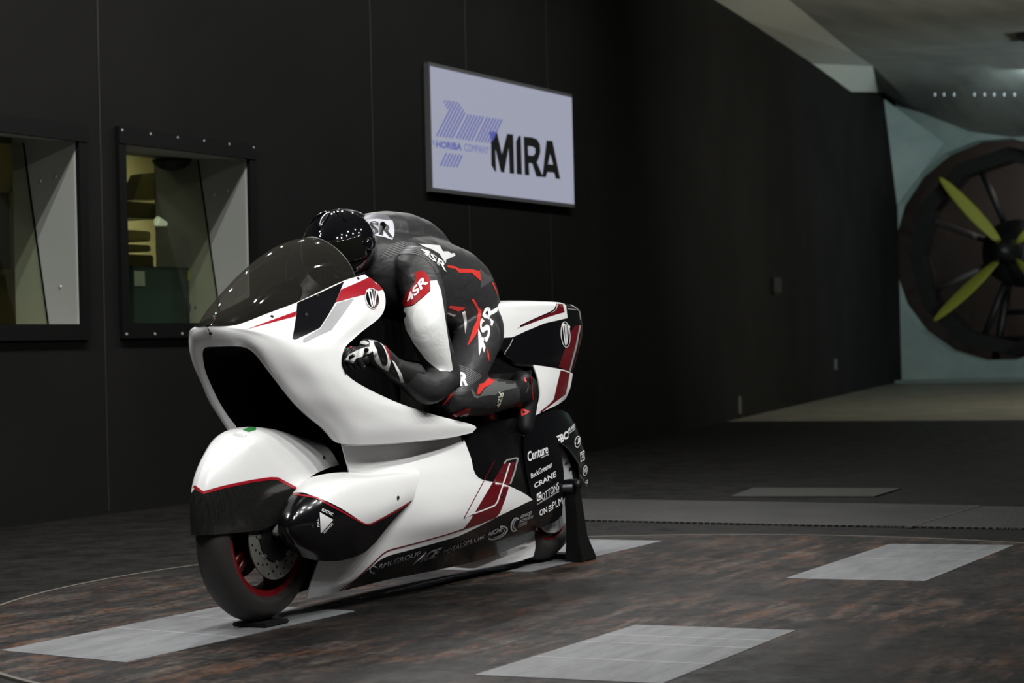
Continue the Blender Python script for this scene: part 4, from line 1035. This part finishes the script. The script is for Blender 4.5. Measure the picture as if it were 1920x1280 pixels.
S('red_line', [band([(927, 863), (905, 905), (869.5, 971), (888, 963.5)], 1.6)], bl, RED, lowf, .0016, 4, 'thin dark red outline')
S('grey_line', [band([(970.5, 858), (964, 885), (956, 907)], 3.2)], bl, GREYV, lowf, .0020, 4, 'grey edge line')
S('grey_line', [band([(944, 869), (950, 862), (969, 858)], 3.0)], bl, GREYV, lowf, .0018, 4, 'grey corner line')
for u, v in ((942, 887), (942, 930)): bolt(u, v, .007, bl, lowf)
lettering('skirt_lettering', [('RMLGROUP', (708, 1066), (787, 1040), (788, 1031.5), (711, 1056.5), -.0), ('ACE', (772.5, 1057.5), (819, 1042.5), (829, 1024), (786, 1036.5), .035, .35), ('TOTALSIM', (829, 1040), (882, 1018), (884, 1008), (831, 1031), .0), ('.UK', (884, 1017), (907, 1007), (908, 1001.5), (885, 1010), .0),
    ('NICHE', (913, 1005.5), (941, 994.5), (942.5, 985), (916, 996), .02, .15), ('ADVANCED', *para((974, 972), (995, 963.5), (975, 965.5)), .015, .1), ('PROPULSION', *para((972.5, 980), (997.5, 970), (973.5, 974)), .015, .1), ('CENTRE', *para((970, 988.5), (986.5, 982), (971, 982)), .015, .1),
    ('lawrenceDesign', *para((951, 1017), (1002, 995.5), (951, 1013.5)), .0)], bl, DIMDECAL, lowf, .0035)
S('sponsor_ring', [arc(931, 998, 20, 9.5, -24, -60, 165, 3.0), arc(931, 998, 14.5, 6.5, -24, -40, 130, 1.4)], bl, DIMDECAL, lowf, .0035, 4, 'oval swoosh')
S('sponsor_ring', [arc(964.5, 982.5, 6.5, 12.5, 18, 40, 300, 3.0), arc(966, 981.5, 4, 8.5, 18, 60, 280, 1.4)], bl, DIMDECAL, lowf, .0035, 4, 'C shaped swirl')
S('sponsor_ring', [arc(699, 1066.5, 6.5, 6.5, 0, 60, 330, 2.4)], bl, DIMDECAL, lowf, .0035, 4, 'small round mark')
bt = bvh_of(tail, tlow)
S('red_stripe', [[(968, 616), (992, 604), (1019, 591.5), (1036, 585), (1043, 580), (1046, 569.5), (1055, 570), (1058, 585), (1040, 590), (1020, 596.5)]], bt, RED, tail, .0015, 4, 'dark red stripe')
S('black_line', [band([(975, 611), (1000, 599), (1030, 586), (1040, 580), (1044, 569.5)], 2.6)], bt, BLACK, tail, .0013, 4, 'black edge line')
S('red_band', [[(1047, 687), (1058, 655), (1069, 623), (1077, 611), (1086, 610), (1078, 650), (1066, 696)]], bt, RED, tail, .0015, 4, 'dark red band')
S('grey_line', [band([(1087.5, 610), (1079, 652), (1067.5, 696)], 3.0)], bt, GREYV, tail, .002, 4, 'grey line')
S('red_line', [band([(1092.5, 600), (1085, 650), (1074, 694)], 1.2)], bt, RED, tail, .002, 4, 'thin dark red outline')
S('white_line', [band([(961.5, 634), (955, 648), (947, 659), (946, 664)], 1.3), band([(1064, 578.8), (1080, 580.5)], 1.0), band([(1069, 571.5), (1080, 577.5), (1086, 584), (1088, 600)], 1.0)], bt, DIMDECAL, tail, .002, 4, 'thin pale outline')
emblem(1059, 627, 9.0, 24.5, -4, bt, tail, 1.3)
S('red_band', [[(1051, 693.5), (1068, 699), (1064, 722), (1060, 739), (1042, 752), (1025, 765), (1008, 778), (1008, 774.5), (1030, 757), (1038, 748), (1044, 722)]], bt, RED, tlow, .0015, 4, 'dark red band')
bw = bvh_of(cov, cov1, cov2, discR)
lettering('cover_lettering', [('Centure', (989, 866), (1027, 849), (1025.5, 831.5), (987.5, 847), .02), ('engineering', *para((1013, 860), (1027.5, 853.5), (1013, 856)), .01), ('BeckGreener', (995, 897), (1035, 874.5), (1034, 864), (994, 887.5), .015), ('CRANE', (1001, 915.5), (1042, 893), (1040.5, 882.5), (1000, 906.5), .02),
    ('OTTONS', (1015, 938), (1047.5, 917), (1046, 903), (1014.5, 926), .0), ('CHARTERED SURVEYORS', *para((1006, 946.5), (1047, 922), (1006, 943.5)), .0), ('ON', (1011, 967.5), (1025, 960), (1024, 949), (1010, 956.5), .02), ('PLM', (1035, 954.5), (1054, 944), (1053, 931), (1034, 941.5), .0),
    ('EBC', (1045, 834), (1065, 821), (1063, 807), (1041.5, 818), .05), ('BRAKES', *para((1064.5, 811.5), (1077.5, 801), (1064, 804)), .01)], bw, DECAL, cov, .003)
S('letter_box', [[(1005, 926), (1013.5, 921), (1014.5, 935), (1006, 940)]], bw, DECAL, cov1, .003, 4, 'white box with a C')
lettering('box_letter', [('C', *para((1006.8, 937), (1013, 933.5), (1006.2, 928)), .01)], bw, BLACK, cov1, .0042)
S('letter_bars', [band([(1027, 950), (1033, 946.5)], 1.8), band([(1027.4, 954), (1033.4, 950.5)], 1.8), band([(1027.8, 958), (1033.8, 954.5)], 1.8)], bw, DECAL, cov1, .003, 4, 'three bars of an E')
S('underline', [band([(1064, 814), (1078, 803.5)], .9)], bw, DECAL, cov, .003, 4)
for cx, cy, rx, ry, s_ in ((1082, 828, 5.6, 11, 'J'), (1091, 855, 4.4, 9.5, '73'), (1096, 882, 4.4, 10, 'WD')):
    e = S('sponsor_badge', [ell(cx, cy, rx, ry, 8) if s_ != '73' else [(cx - rx, cy - ry + 3), (cx + rx - 1, cy - ry - 2), (cx + rx, cy + ry - 3), (cx - rx + 1, cy + ry + 2)]], bw, DECAL, cov2, .003, 3, 'small sponsor badge')
    S('badge_field', [ell(cx, cy, rx - 1, ry - 1.6, 8)], bw, BLACK, cov2, .004, 3, 'black field')
    lettering('badge_lettering', [(s_, *para((cx - rx * .55, cy + ry * .5), (cx + rx * .6, cy + ry * .2), (cx - rx * .6, cy - ry * .4)), .03)], bw, DECAL, cov2, .0052)
lettering('badge_lettering', [('SI', *para((1097.5, 909), (1101, 906), (1097, 901)), .02)], bw, DECAL, cov2)
lettering('disc_lettering', [('nikotene', *para((1058, 872.5), (1076, 862), (1057.5, 866)), .02), ('R', *para((1066, 884), (1072, 881), (1066, 877)), .04)], bw, BLACK, RW)
S('disc_stripe', [band([(1058, 938), (1078, 925)], 1.4), band([(1058, 942), (1078, 929)], 1.4), band([(1058, 946), (1078, 933)], 1.4)], bw, BLACK, RW, .003, 4, 'black stripes on the disc')

# --- stand holding the rear axle, chock under the front tyre
st = empty('wheel_stand', (-1.12, 0, 0), 'black tapered stand holding the rear axle of the motorcycle', 'stand')
for s in (1, -1):
    bm = bmesh.new()
    base = [(-1.215, .125), (-1.055, .135), (-1.06, .22), (-1.21, .218)]; mid = [(-1.15, .145), (-1.045, .15), (-1.045, .207), (-1.145, .207)]; top = [(-1.09, .152), (-1.03, .152), (-1.03, .202), (-1.09, .202)]
    rings = [[bm.verts.new((x, s * y, z)) for x, y in r] for r, z in ((base, 0.0082), (base, .016), (mid, .12), (top, .345), (top, .372))]
    for a, b in zip(rings, rings[1:]):
        for k in range(4): bm.faces.new((a[k], a[(k + 1) % 4], b[(k + 1) % 4], b[k]))
    bm.faces.new(rings[0]); bm.faces.new(rings[-1]); from_bm('upright', bm, SATIN, st, bevel=.004)
    tube('bobbin', [(-1.035, s * .205, .352), (-1.035, s * .228, .352)], [.014, .02], DKMETAL, st)
box('base_bar', (-1.24, -.125, .011), (-1.15, .125, .03), SATIN, st, bevel=.004)
ch = box('wheel_chock', (1.0, -.055, .0082), (1.145, .088, .0225), SATIN, bevel=.004)
tag(ch, 'low black chock under the front tyre', 'chock')
# ------------------------------------------------------------------ the rider
LEATHER = mat('black_leather', (0.021, 0.021, 0.022), 0.5, spec=0.45)
_v = coord(LEATHER); bump(LEATHER, noise(LEATHER, coord(LEATHER, (1, 1, 1.5)), 9, 2, .45, .5), .5, .02)
LWHITE = mat('white_leather', (0.62, 0.63, 0.62), 0.45); bump(LWHITE, noise(LWHITE, coord(LWHITE), 12, 4, .6, .6), .35, .012)
LRED = mat('red_leather', (0.62, 0.035, 0.028), 0.4)
LDRED = mat('red_slider', (0.30, 0.009, 0.013), 0.3, coat=.4)
LGREY = mat('grey_leather', (0.09, 0.095, 0.092), 0.5)
RIBBED = mat('ribbed_stretch_panel', (0.03, 0.03, 0.033), 0.6)
_v = coord(RIBBED, (1, 1, 1), (0, math.radians(35), 0)); _w = nd(RIBBED, 'ShaderNodeTexWave'); _w.bands_direction = 'Z'; _w.inputs['Scale'].default_value = 32; _w.inputs['Distortion'].default_value = 1.2; _w.inputs['Detail'].default_value = 1
lk(RIBBED, _v, _w.inputs[0]); lk(RIBBED, ramp(RIBBED, _w.outputs['Fac'], [(.5, (.012, .012, .013)), (.9, (.12, .12, .125))]), bsdf(RIBBED).inputs['Base Color'])
HELM = mat('black_helmet_lacquer', (0.004, 0.004, 0.005), 0.04, coat=1.0)
VISOR = mat('dark_visor', (0.006, 0.006, 0.005), 0.03, coat=1.0)

_sticker = sticker
def S(*a, **k): k.setdefault('maxe', .06); return _sticker(*a, **k)
def body_mesh(name, parts, voxel, smooth, m, parent=None, label=None):
    """parts: ('ell', centre, radii, rot) ellipsoids and ('tube', points, radii) limbs fused into one continuous surface"""
    bm = bmesh.new()
    for p in parts:
        if p[0] == 'ell':
            M = Matrix.Translation(V(p[1])) @ (p[3] if len(p) > 3 else Matrix()) @ Matrix.Diagonal((*p[2], 1))
            bmesh.ops.create_uvsphere(bm, u_segments=32, v_segments=20, radius=1.0, matrix=M)
        elif p[0] == 'tube':
            pts = spline(p[1], 6); n = len(p[1]); rr = []
            for i in range(len(pts)):
                t = i / 6; k = min(int(t), n - 2); rr.append(p[2][k] + (p[2][k + 1] - p[2][k]) * (t - k))
            add_tube(bm, pts, rr, 20, True, p[3] if len(p) > 3 else 1.0)
            for q, r in ((p[1][0], p[2][0]), (p[1][-1], p[2][-1])):
                bmesh.ops.create_uvsphere(bm, u_segments=20, v_segments=14, radius=r * .98, matrix=Matrix.Translation(V(q)))
        elif p[0] == 'loft':
            rings = [[bm.verts.new(q) for q in spline(r, 4, True)] for r in p[1]]
            for a, b in zip(rings, rings[1:]):
                for k in range(len(a)): bm.faces.new((a[k], a[(k + 1) % len(a)], b[(k + 1) % len(b)], b[k]))
            bm.faces.new(rings[0]); bm.faces.new(rings[-1][::-1])
    bmesh.ops.recalc_face_normals(bm, faces=bm.faces)
    me = bpy.data.meshes.new(name); bm.to_mesh(me); bm.free()
    o = link(name, me, m, parent, label)
    r = o.modifiers.new('r', 'REMESH'); r.mode = 'VOXEL'; r.voxel_size = voxel; r.use_smooth_shade = True
    s = o.modifiers.new('s', 'SMOOTH'); s.factor = .5; s.iterations = smooth
    bake(o)
    for q in o.data.polygons: q.use_smooth = True
    return o
def both(parts):
    out = list(parts)
    for p in parts:
        f = lambda q: V((q[0], -q[1], q[2]))
        if p[0] == 'ell': out.append((p[0], f(p[1]), p[2]))
        else: out.append((p[0], [f(q) for q in p[1]], *p[2:]))
    return out
def sec(x, zt, zb, w, n=12, e=.85, lean=0.0):
    c, h = (zt + zb) / 2, (zt - zb) / 2; out = []
    for k in range(n):
        a = 2 * math.pi * k / n; cy, sz = math.cos(a), math.sin(a)
        out.append(V((x + lean * sz, w * abs(cy) ** e * (1 if cy >= 0 else -1), c + h * abs(sz) ** e * (1 if sz >= 0 else -1))))
    return out
torso = ('loft', [sec(.40, 1.36, 1.26, .06), sec(.35, 1.40, 1.18, .12), sec(.28, 1.425, 1.12, .185), sec(.17, 1.43, 1.07, .205), sec(.02, 1.43, 1.04, .205), sec(-.14, 1.41, 1.01, .195), sec(-.33, 1.38, .97, .18), sec(-.45, 1.34, .94, .158), sec(-.54, 1.29, .925, .125), sec(-.60, 1.23, .93, .095), sec(-.635, 1.14, .96, .06)])
SH = V((.245, .185, 1.262)); EL = Q(836, 708, .335); WR = Q(757, 700, .298); HA = Q(716, 684, .285)
HIP = V((-.37, .09, 1.03)); KN = Q(850, 745, .262); AN = Q(968, 738, .205)
arm = ('tube', [SH, Q(795, 560, .25), Q(802, 620, .30), EL], [.088, .085, .078, .058])
fore = ('tube', [EL, Q(800, 728, .325), WR], [.058, .062, .045])
leg = ('tube', [HIP, Q(893, 640, .165), Q(872, 690, .215), KN], [.10, .098, .092, .076])
shin = ('tube', [KN, Q(905, 742, .245), AN], [.074, .080, .052])
parts = [torso] + both([('ell', SH, (.095, .085, .095)), arm, fore, leg, shin, ('ell', HIP + V((-.03, 0, 0)), (.14, .10, .14)), ('ell', EL, (.058, .058, .062)), ('ell', KN, (.075, .07, .078))])
parts += [('tube', [(.34, 0, 1.31), (.42, 0, 1.33)], [.07, .065]), ('ell', (.49, 0, 1.335), (.105, .08, .115)),
          ('loft', [sec(.30, 1.46, 1.33, .055), sec(.265, 1.492, 1.33, .095), sec(.17, 1.503, 1.32, .112), (sec(.05, 1.503, 1.32, .112)), sec(-.07, 1.485, 1.31, .105), sec(-.17, 1.452, 1.30, .09), sec(-.26, 1.415, 1.30, .06)])]
rider = body_mesh('person', parts, .0085, 7, LEATHER)
rider.location = (0, 0, 0)
tag(rider, 'rider in black white and red racing leathers crouched over the white motorcycle', 'person')
bb = bvh_of(rider)
# helmet ----------------------------------------------------------------------
HC = V((.485, 0, 1.345))
def helm_pt(t, p, k=1.0):
    """t: angle from the crown axis, p: around; a long ovoid shell with a chin bar"""
    d = V((math.sin(t) * math.cos(p), math.sin(t) * math.sin(p), math.cos(t)))
    r = V((.160 if d.x > 0 else .152, .138, .148))
    q = V((d.x * r.x, d.y * r.y, d.z * r.z)) * k
    if d.z < -.2 and d.x > 0: q.x += .018 * (-d.z - .2) * d.x * 3
    return q
HR = Matrix.Rotation(math.radians(16), 3, 'Y')
bm = bmesh.new(); g = [[HC + HR @ helm_pt(math.radians(4 + 138 * i / 34), 2 * math.pi * k / 56) for k in range(57)] for i in range(35)]
grid_faces(bm, g); bmesh.ops.remove_doubles(bm, verts=bm.verts, dist=.0008); bmesh.ops.holes_fill(bm, edges=[e for e in bm.edges if e.is_boundary], sides=60)
helmet = from_bm('helmet', bm, HELM, rider, 'glossy black full face helmet', smooth=True)
bm = bmesh.new(); g = [[HC + HR @ helm_pt(math.radians(66 + 36 * i / 12), math.radians(-78 + 156 * k / 32), 1.022) for k in range(33)] for i in range(13)]
grid_faces(bm, g); visor = from_bm('visor', bm, VISOR, helmet, 'dark visor', smooth=True)
s_ = visor.modifiers.new('s', 'SOLIDIFY'); s_.thickness = .004; s_.offset = -1; bake(visor)
for q in visor.data.polygons: q.use_smooth = True
for s in (1, -1):
    M = Matrix.Translation(HC + HR @ helm_pt(math.radians(84), math.radians(s * 84), 1.01)) @ Matrix.Rotation(math.radians(-90 * s), 4, 'X')
    bm = bmesh.new(); add_lathe(bm, [(0, .012), (.018, .011), (.026, .005), (.027, -.004)], M, 24); from_bm('visor_pivot', bm, HELM, helmet, smooth=True)
# low crown vent and rear spoiler
for k_, (t0, t1, ph, wd, hh) in enumerate(((-46, -8, 0, .022, .006), (-40, -6, 62, .014, .004), (-40, -6, -62, .014, .004))):
    pt = []
    for i in range(9):
        t = math.radians(abs(t0 + (t1 - t0) * i / 8)); pt.append(HC + HR @ helm_pt(t, math.radians(ph), 1.0 + .03 * math.sin(math.pi * i / 8) * hh / .006))
    bm = bmesh.new(); add_tube(bm, pt, [.004 + wd * .5 * math.sin(math.pi * (i + .5) / 9) for i in range(9)], 12, True, .5); from_bm('vent', bm, HELM, helmet, smooth=True)
sp = [[HC + HR @ helm_pt(math.radians(14 + 34 * i / 5), math.radians(180 - 48 + 96 * k / 12), 1.015 + .075 * (i / 5)) for k in range(13)] for i in range(6)]
bm = bmesh.new(); grid_faces(bm, sp); spl = from_bm('spoiler', bm, mat('smoke_spoiler', (.035, .035, .04), .12, coat=1), helmet, 'smoky rear spoiler', smooth=True)
s_ = spl.modifiers.new('s', 'SOLIDIFY'); s_.thickness = .012; bake(spl)
# boots -----------------------------------------------------------------------
for s in (1, -1):
    F = lambda p: V((p[0], s * p[1], p[2]))
    a, tq, hl = AN, Q(984, 800, .222), Q(990, 730, .19)
    bt_ = body_mesh('boot', [('tube', [F(a + V((.10, .012, 0))), F(a), F(Q(982, 742, .20))], [.060, .058, .056]), ('tube', [F(Q(985, 726, .195)), F(Q(984, 765, .208)), F(tq)], [.055, .052, .036]),
                     ('ell', F(Q(978, 712, .20)), (.04, .045, .04))], .006, 4, mat('black_boot', (.006, .006, .0065), .5, spec=.3), rider)
    if s == 1:
        bo = bvh_of(bt_)
        k = S('red_badge', [[(976, 763), (994, 771.5), (978, 781)]], bo, LRED, bt_, .002, 3, 'red triangle badge')
        S('badge_slit', [[(980, 770), (988, 771.5), (982, 775)]], bo, BLACK, k, .003, 2)
        S('red_mark', [[(981.5, 708), (985, 707), (987, 715), (984.5, 717)]], bo, LRED, bt_, .002, 2.5, 'small red mark')
        S('pale_line', [band([(986, 692), (993, 697), (996, 712), (997, 730), (999, 750)], 1.4)], bo, LDRED, bt_, .002, 3, 'thin red piping')
        S('pale_line', [band([(985, 689.5), (991, 693), (993.5, 699)], 1.2), band([(989.5, 715), (989, 728), (985, 737)], 1.0)], bo, LGREY, bt_, .0026, 3, 'thin pale piping')
# gloves ----------------------------------------------------------------------
GL = mat('black_glove_leather', (.012, .012, .012), .45)
for s in (1, -1):
    F = lambda p: V((p[0], s * p[1], p[2]))
    w, kn = WR, V((.805, .255, .958))
    bx = V((.774, .245, .932))         # grip axis point
    pr = [('tube', [F(Q(775, 706, .305)), F(w), F(Q(735, 690, .29))], [.052, .047, .042]), ('tube', [F(Q(738, 690, .29)), F(Q(712, 668, .275)), F(Q(690, 652, .262))], [.040, .043, .036], 1.0),
          ('ell', F(Q(708, 670, .262)), (.05, .046, .035))]
    for k, (dy, L, r) in enumerate(((-.034, .94, .0125), (-.011, 1.04, .013), (.012, 1.0, .0125), (.034, .86, .0115))):
        y = .252 + dy
        b0 = V((.772, y, .962 - abs(dy) * .2)); b1 = V((.772 + .040 * L, y + .002, .958)); b2 = V((.772 + .054 * L, y + .003, .924)); b3 = V((.772 + .022, y + .002, .900))
        pr.append(('tube', [F(V((.735, .265 + dy * .8, .952))), F(b0), F(b1), F(b2), F(b3)], [r * 1.15, r * 1.15, r, r * .95, r * .8]))
    pr.append(('tube', [F(V((.72, .235, .925))), F(V((.755, .205, .90))), F(V((.79, .202, .893))), F(V((.808, .215, .905)))], [.018, .016, .0135, .011]))
    gl = body_mesh('glove', pr, .004, 3, GL, rider)
    if s == 1:
        bg = bvh_of(gl)
        GW = mat('white_glove_armour', (.72, .72, .70), .4)
        GX = lambda pts: [(640 + x / 10.67, 620 + y / 10.67) for x, y in pts]
        S('finger_armour', [GX([(85, 575), (150, 480), (290, 410), (440, 345), (560, 325), (625, 360), (600, 420), (540, 455), (420, 510), (300, 560), (230, 630), (130, 660)])], bg, GW, gl, .0025, 3, 'white finger armour')
        S('armour_slot', [GX([(160, 520), (270, 450), (280, 510), (175, 580)]), GX([(440, 375), (520, 345), (545, 385), (500, 425), (440, 420)])], bg, BLACK, gl, .004, 2.5)
        S('finger_armour', [GX([(120, 345), (250, 240), (390, 200), (480, 205), (560, 250), (500, 285), (380, 260), (300, 310), (250, 370), (160, 395)])], bg, GW, gl, .0025, 3, 'white knuckle armour')
        S('red_edge', [GX([(170, 345), (250, 270), (320, 225), (330, 235), (270, 290), (190, 360)])], bg, LRED, gl, .004, 2.5)
        S('hand_guard', [GX([(540, 190), (700, 210), (820, 280), (900, 390), (960, 500), (985, 600), (960, 720), (940, 800), (820, 740), (720, 660), (660, 560), (630, 430), (560, 330), (570, 240)])], bg, GW, gl, .0025, 3, 'white hand guard')
        S('knuckle_bar', [GX([(630, 225), (720, 225), (800, 300), (860, 400), (910, 540), (915, 640), (880, 680), (820, 660), (770, 560), (720, 440), (660, 300)])], bg, mat('black_glove_bar', (.008, .008, .009), .2, coat=.6), gl, .0045, 3, 'glossy black knuckle bar')
        S('red_edge', [GX([(830, 265), (930, 390), (985, 560), (970, 600), (930, 470), (870, 360)])], bg, LDRED, gl, .0048, 2.5)
        lettering('cuff_lettering', [('4SR', GX([(390, 690)])[0], GX([(640, 800)])[0], GX([(690, 760)])[0], GX([(430, 620)])[0], .02)], bg, LGREY, gl, .003)
# panels of the suit ------------------------------------------------------------
Z1 = lambda pts: [(560 + x / 4.74, 370 + y / 4.74) for x, y in pts]     # traced at two magnifications
Z2 = lambda pts: [(640 + x / 4.92, 380 + y / 4.92) for x, y in pts]
Z3 = lambda pts: [(620 + x / 4.74, 600 + y / 4.74) for x, y in pts]
Z4 = lambda pts: [(780 + x / 8.35, 680 + y / 8.35) for x, y in pts]
S('white_sleeve', [Z1([(1165, 745), (1225, 738), (1262, 830), (1285, 980), (1300, 1090)]) + Z3([(1045, 200), (1082, 440), (1060, 458), (970, 455), (850, 350), (738, 200), (712, 150), (672, 80), (662, 20)]) + Z1([(925, 1000), (940, 980), (1020, 965), (1110, 890), (1170, 835)])], bb, LWHITE, rider, .0024, 5, 'white sleeve panel', maxe=.1)
sl = S('shoulder_slider', [Z1([(1030, 680), (1075, 655), (1120, 665), (1160, 720), (1170, 800), (1150, 850), (1080, 910), (1020, 960), (940, 975), (920, 940), (960, 850), (1030, 775), (1045, 720)])], bb, LDRED, rider, .004, 5, 'red shoulder slider with white lettering')
lettering('shoulder_lettering', [('4SR', Z1([(985, 945)])[0], Z1([(1150, 765)])[0], Z1([(1105, 700)])[0], Z1([(955, 900)])[0], .03, .15)], bb, DECAL, sl, .0055)
hp = S('hump_patch', [Z2([(155, 180), (200, 160), (330, 150), (470, 165), (485, 220), (488, 300), (470, 345), (400, 320), (280, 300), (230, 245), (190, 215)])], bb, mat('grey_hump_patch', (.48, .48, .52), .45), rider, .0018, 4, 'pale hump patch with dark lettering')
S('hump_band', [Z2([(200, 155), (230, 122), (330, 100), (420, 118), (460, 160), (330, 152)])], bb, mat('dark_grey_print', (.10, .10, .12), .45), rider, .0018, 4, 'dark grey band')
lettering('hump_lettering', [('SR', Z2([(245, 280)])[0], Z2([(480, 330)])[0], Z2([(470, 205)])[0], Z2([(270, 165)])[0], .03)], bb, mat('dark_print', (.03, .03, .035), .5), hp, .003)
S('hump_hole', [[(640 + 383 / 4.92 + 5.5 * math.cos(a * .35), 380 + 215 / 4.92 + 7 * math.sin(a * .35)) for a in range(18)]], bb, VOID, hp, .0062, 3)
S('ribbed_panel', [Z2([(365, 470), (470, 380), (560, 355), (680, 375), (740, 420), (800, 470), (860, 560), (960, 640), (965, 700), (900, 690), (850, 600), (760, 500), (660, 475), (540, 480), (400, 515), (370, 500)])], bb, RIBBED, rider, .0014, 5, 'ribbed stretch panel at the shoulder')
S('ribbed_panel', [Z2([(1270, 600), (1330, 655), (1385, 685), (1395, 715), (1330, 760), (1280, 790), (1285, 720), (1275, 640)])], bb, RIBBED, rider, .0014, 4, 'ribbed panel at the lower back')
bk = S('white_panel', [Z2([(715, 380), (790, 385), (905, 395), (935, 450), (985, 450), (1010, 470), (1040, 465), (1050, 490), (1010, 505), (965, 525), (960, 560), (900, 470), (830, 430), (760, 405)])], bb, LWHITE, rider, .0018, 4, 'white back panel')
lettering('back_lettering', [('4SR', Z2([(720, 440)])[0], Z2([(965, 640)])[0], Z2([(965, 560)])[0], Z2([(760, 420)])[0], .03)], bb, DECAL, rider, .0035)
S('red_flash', [Z2([(970, 575), (1040, 585), (1085, 608), (1200, 612), (1275, 632), (1288, 725), (1225, 672), (1200, 645), (1080, 645), (1050, 610), (980, 597)])], bb, LRED, rider, .0018, 4, 'red flash on the side')
S('red_flash', [Z2([(1380, 730), (1400, 735), (1430, 810), (1440, 880), (1425, 820)])], bb, LRED, rider, .0018, 4, 'red seat piping')
S('red_flash', [Z2([(945, 965), (1010, 948), (1145, 965), (1120, 985), (1075, 1000), (1010, 975)])], bb, LRED, rider, .0018, 4, 'red flash at the waist')
S('white_mark', [Z2([(955, 1010), (1000, 1015), (1058, 1035), (1035, 1050)])], bb, LWHITE, rider, .0018, 4, 'small white mark')
S('white_mark', [Z2([(1112, 1010), (1140, 995), (1152, 1060), (1158, 1130), (1145, 1215), (1132, 1110)])], bb, LWHITE, rider, .0018, 4, 'white flame mark on the thigh')
S('red_flash', [Z2([(1195, 890), (1220, 885), (1265, 970), (1290, 990), (1285, 1080), (1270, 1160), (1235, 1230)]) + Z3([(1300, 120), (1215, 235), (1220, 215), (1262, 90)]) + Z2([(1215, 1160), (1250, 1090), (1258, 1000), (1240, 960)])], bb, LRED, rider, .0018, 4, 'long red flash down the thigh')
lettering('thigh_lettering', [('4SR', Z3([(1330, 385)])[0], Z2([(1450, 950)])[0], Z2([(1330, 915)])[0], Z3([(1290, 170)])[0], .025)], bb, DECAL, rider, .003)
S('red_flash', [Z3([(1385, 250), (1405, 300), (1408, 370), (1392, 330)])], bb, LRED, rider, .0018, 3)
S('ribbed_panel', [Z4([(580, 20), (700, 40), (850, 95), (1000, 175), (1030, 200), (990, 260), (860, 340), (760, 400), (620, 470), (590, 420), (575, 300), (575, 130)])], bb, RIBBED, rider, .0014, 4, 'ribbed panel above the knee')
lettering('knee_lettering', [('R', Z4([(690, 370)])[0], Z4([(800, 360)])[0], Z4([(825, 170)])[0], Z4([(640, 140)])[0], .05)], bb, DECAL, rider, .0035)
S('elbow_slider', [Z4([(570, 395), (605, 410), (580, 500), (500, 600), (440, 665), (420, 650), (490, 570), (545, 470)])], bb, LRED, rider, .004, 4, 'red elbow slider')
S('elbow_edge', [Z4([(420, 650), (440, 665), (330, 715), (230, 740), (240, 715), (330, 680)])], bb, mat('olive_edge', (.10, .09, .06), .5), rider, .0018, 4)
S('red_flash', [Z4([(985, 330), (1060, 315), (1130, 240), (1180, 265), (1235, 262), (1180, 330), (1060, 395), (990, 490), (940, 490)])], bb, LRED, rider, .0018, 4, 'red calf patch')
S('grey_panel', [Z4([(850, 420), (880, 410), (940, 510), (1000, 520), (1060, 420), (1180, 330), (1240, 262), (1330, 235), (1480, 215), (1540, 270), (1570, 390), (1400, 430), (1240, 500), (1020, 525), (960, 560), (900, 540)])], bb, LGREY, rider, .0016, 4, 'grey calf panel')
lettering('calf_lettering', [('4SR', Z4([(1250, 720)])[0], Z4([(1290, 450)])[0], Z4([(1380, 440)])[0], Z4([(1300, 690)])[0], .02)], bb, mat('pale_yellow_print', (.5, .5, .4), .5), rider, .003)
kp = S('knee_slider', [Z4([(400, 860), (420, 830), (560, 800), (700, 740), (790, 695), (840, 700), (830, 760), (760, 860), (640, 905), (500, 900)])], bb, LDRED, rider, .006, 4, 'dark red knee slider')
S('knee_mark', [Z4([(450, 880), (560, 860), (700, 800), (720, 815), (650, 880), (560, 895)])], bb, GREYV, kp, .008, 4)
S('glove_cuff_line', [[(733, 674), (738, 678), (752, 700), (757, 716), (751, 714), (745, 698)]], bvh_of(rider, *[c for c in rider.children if c.name.startswith('glove')]), DECAL, rider, .004, 3, 'white cuff mark')
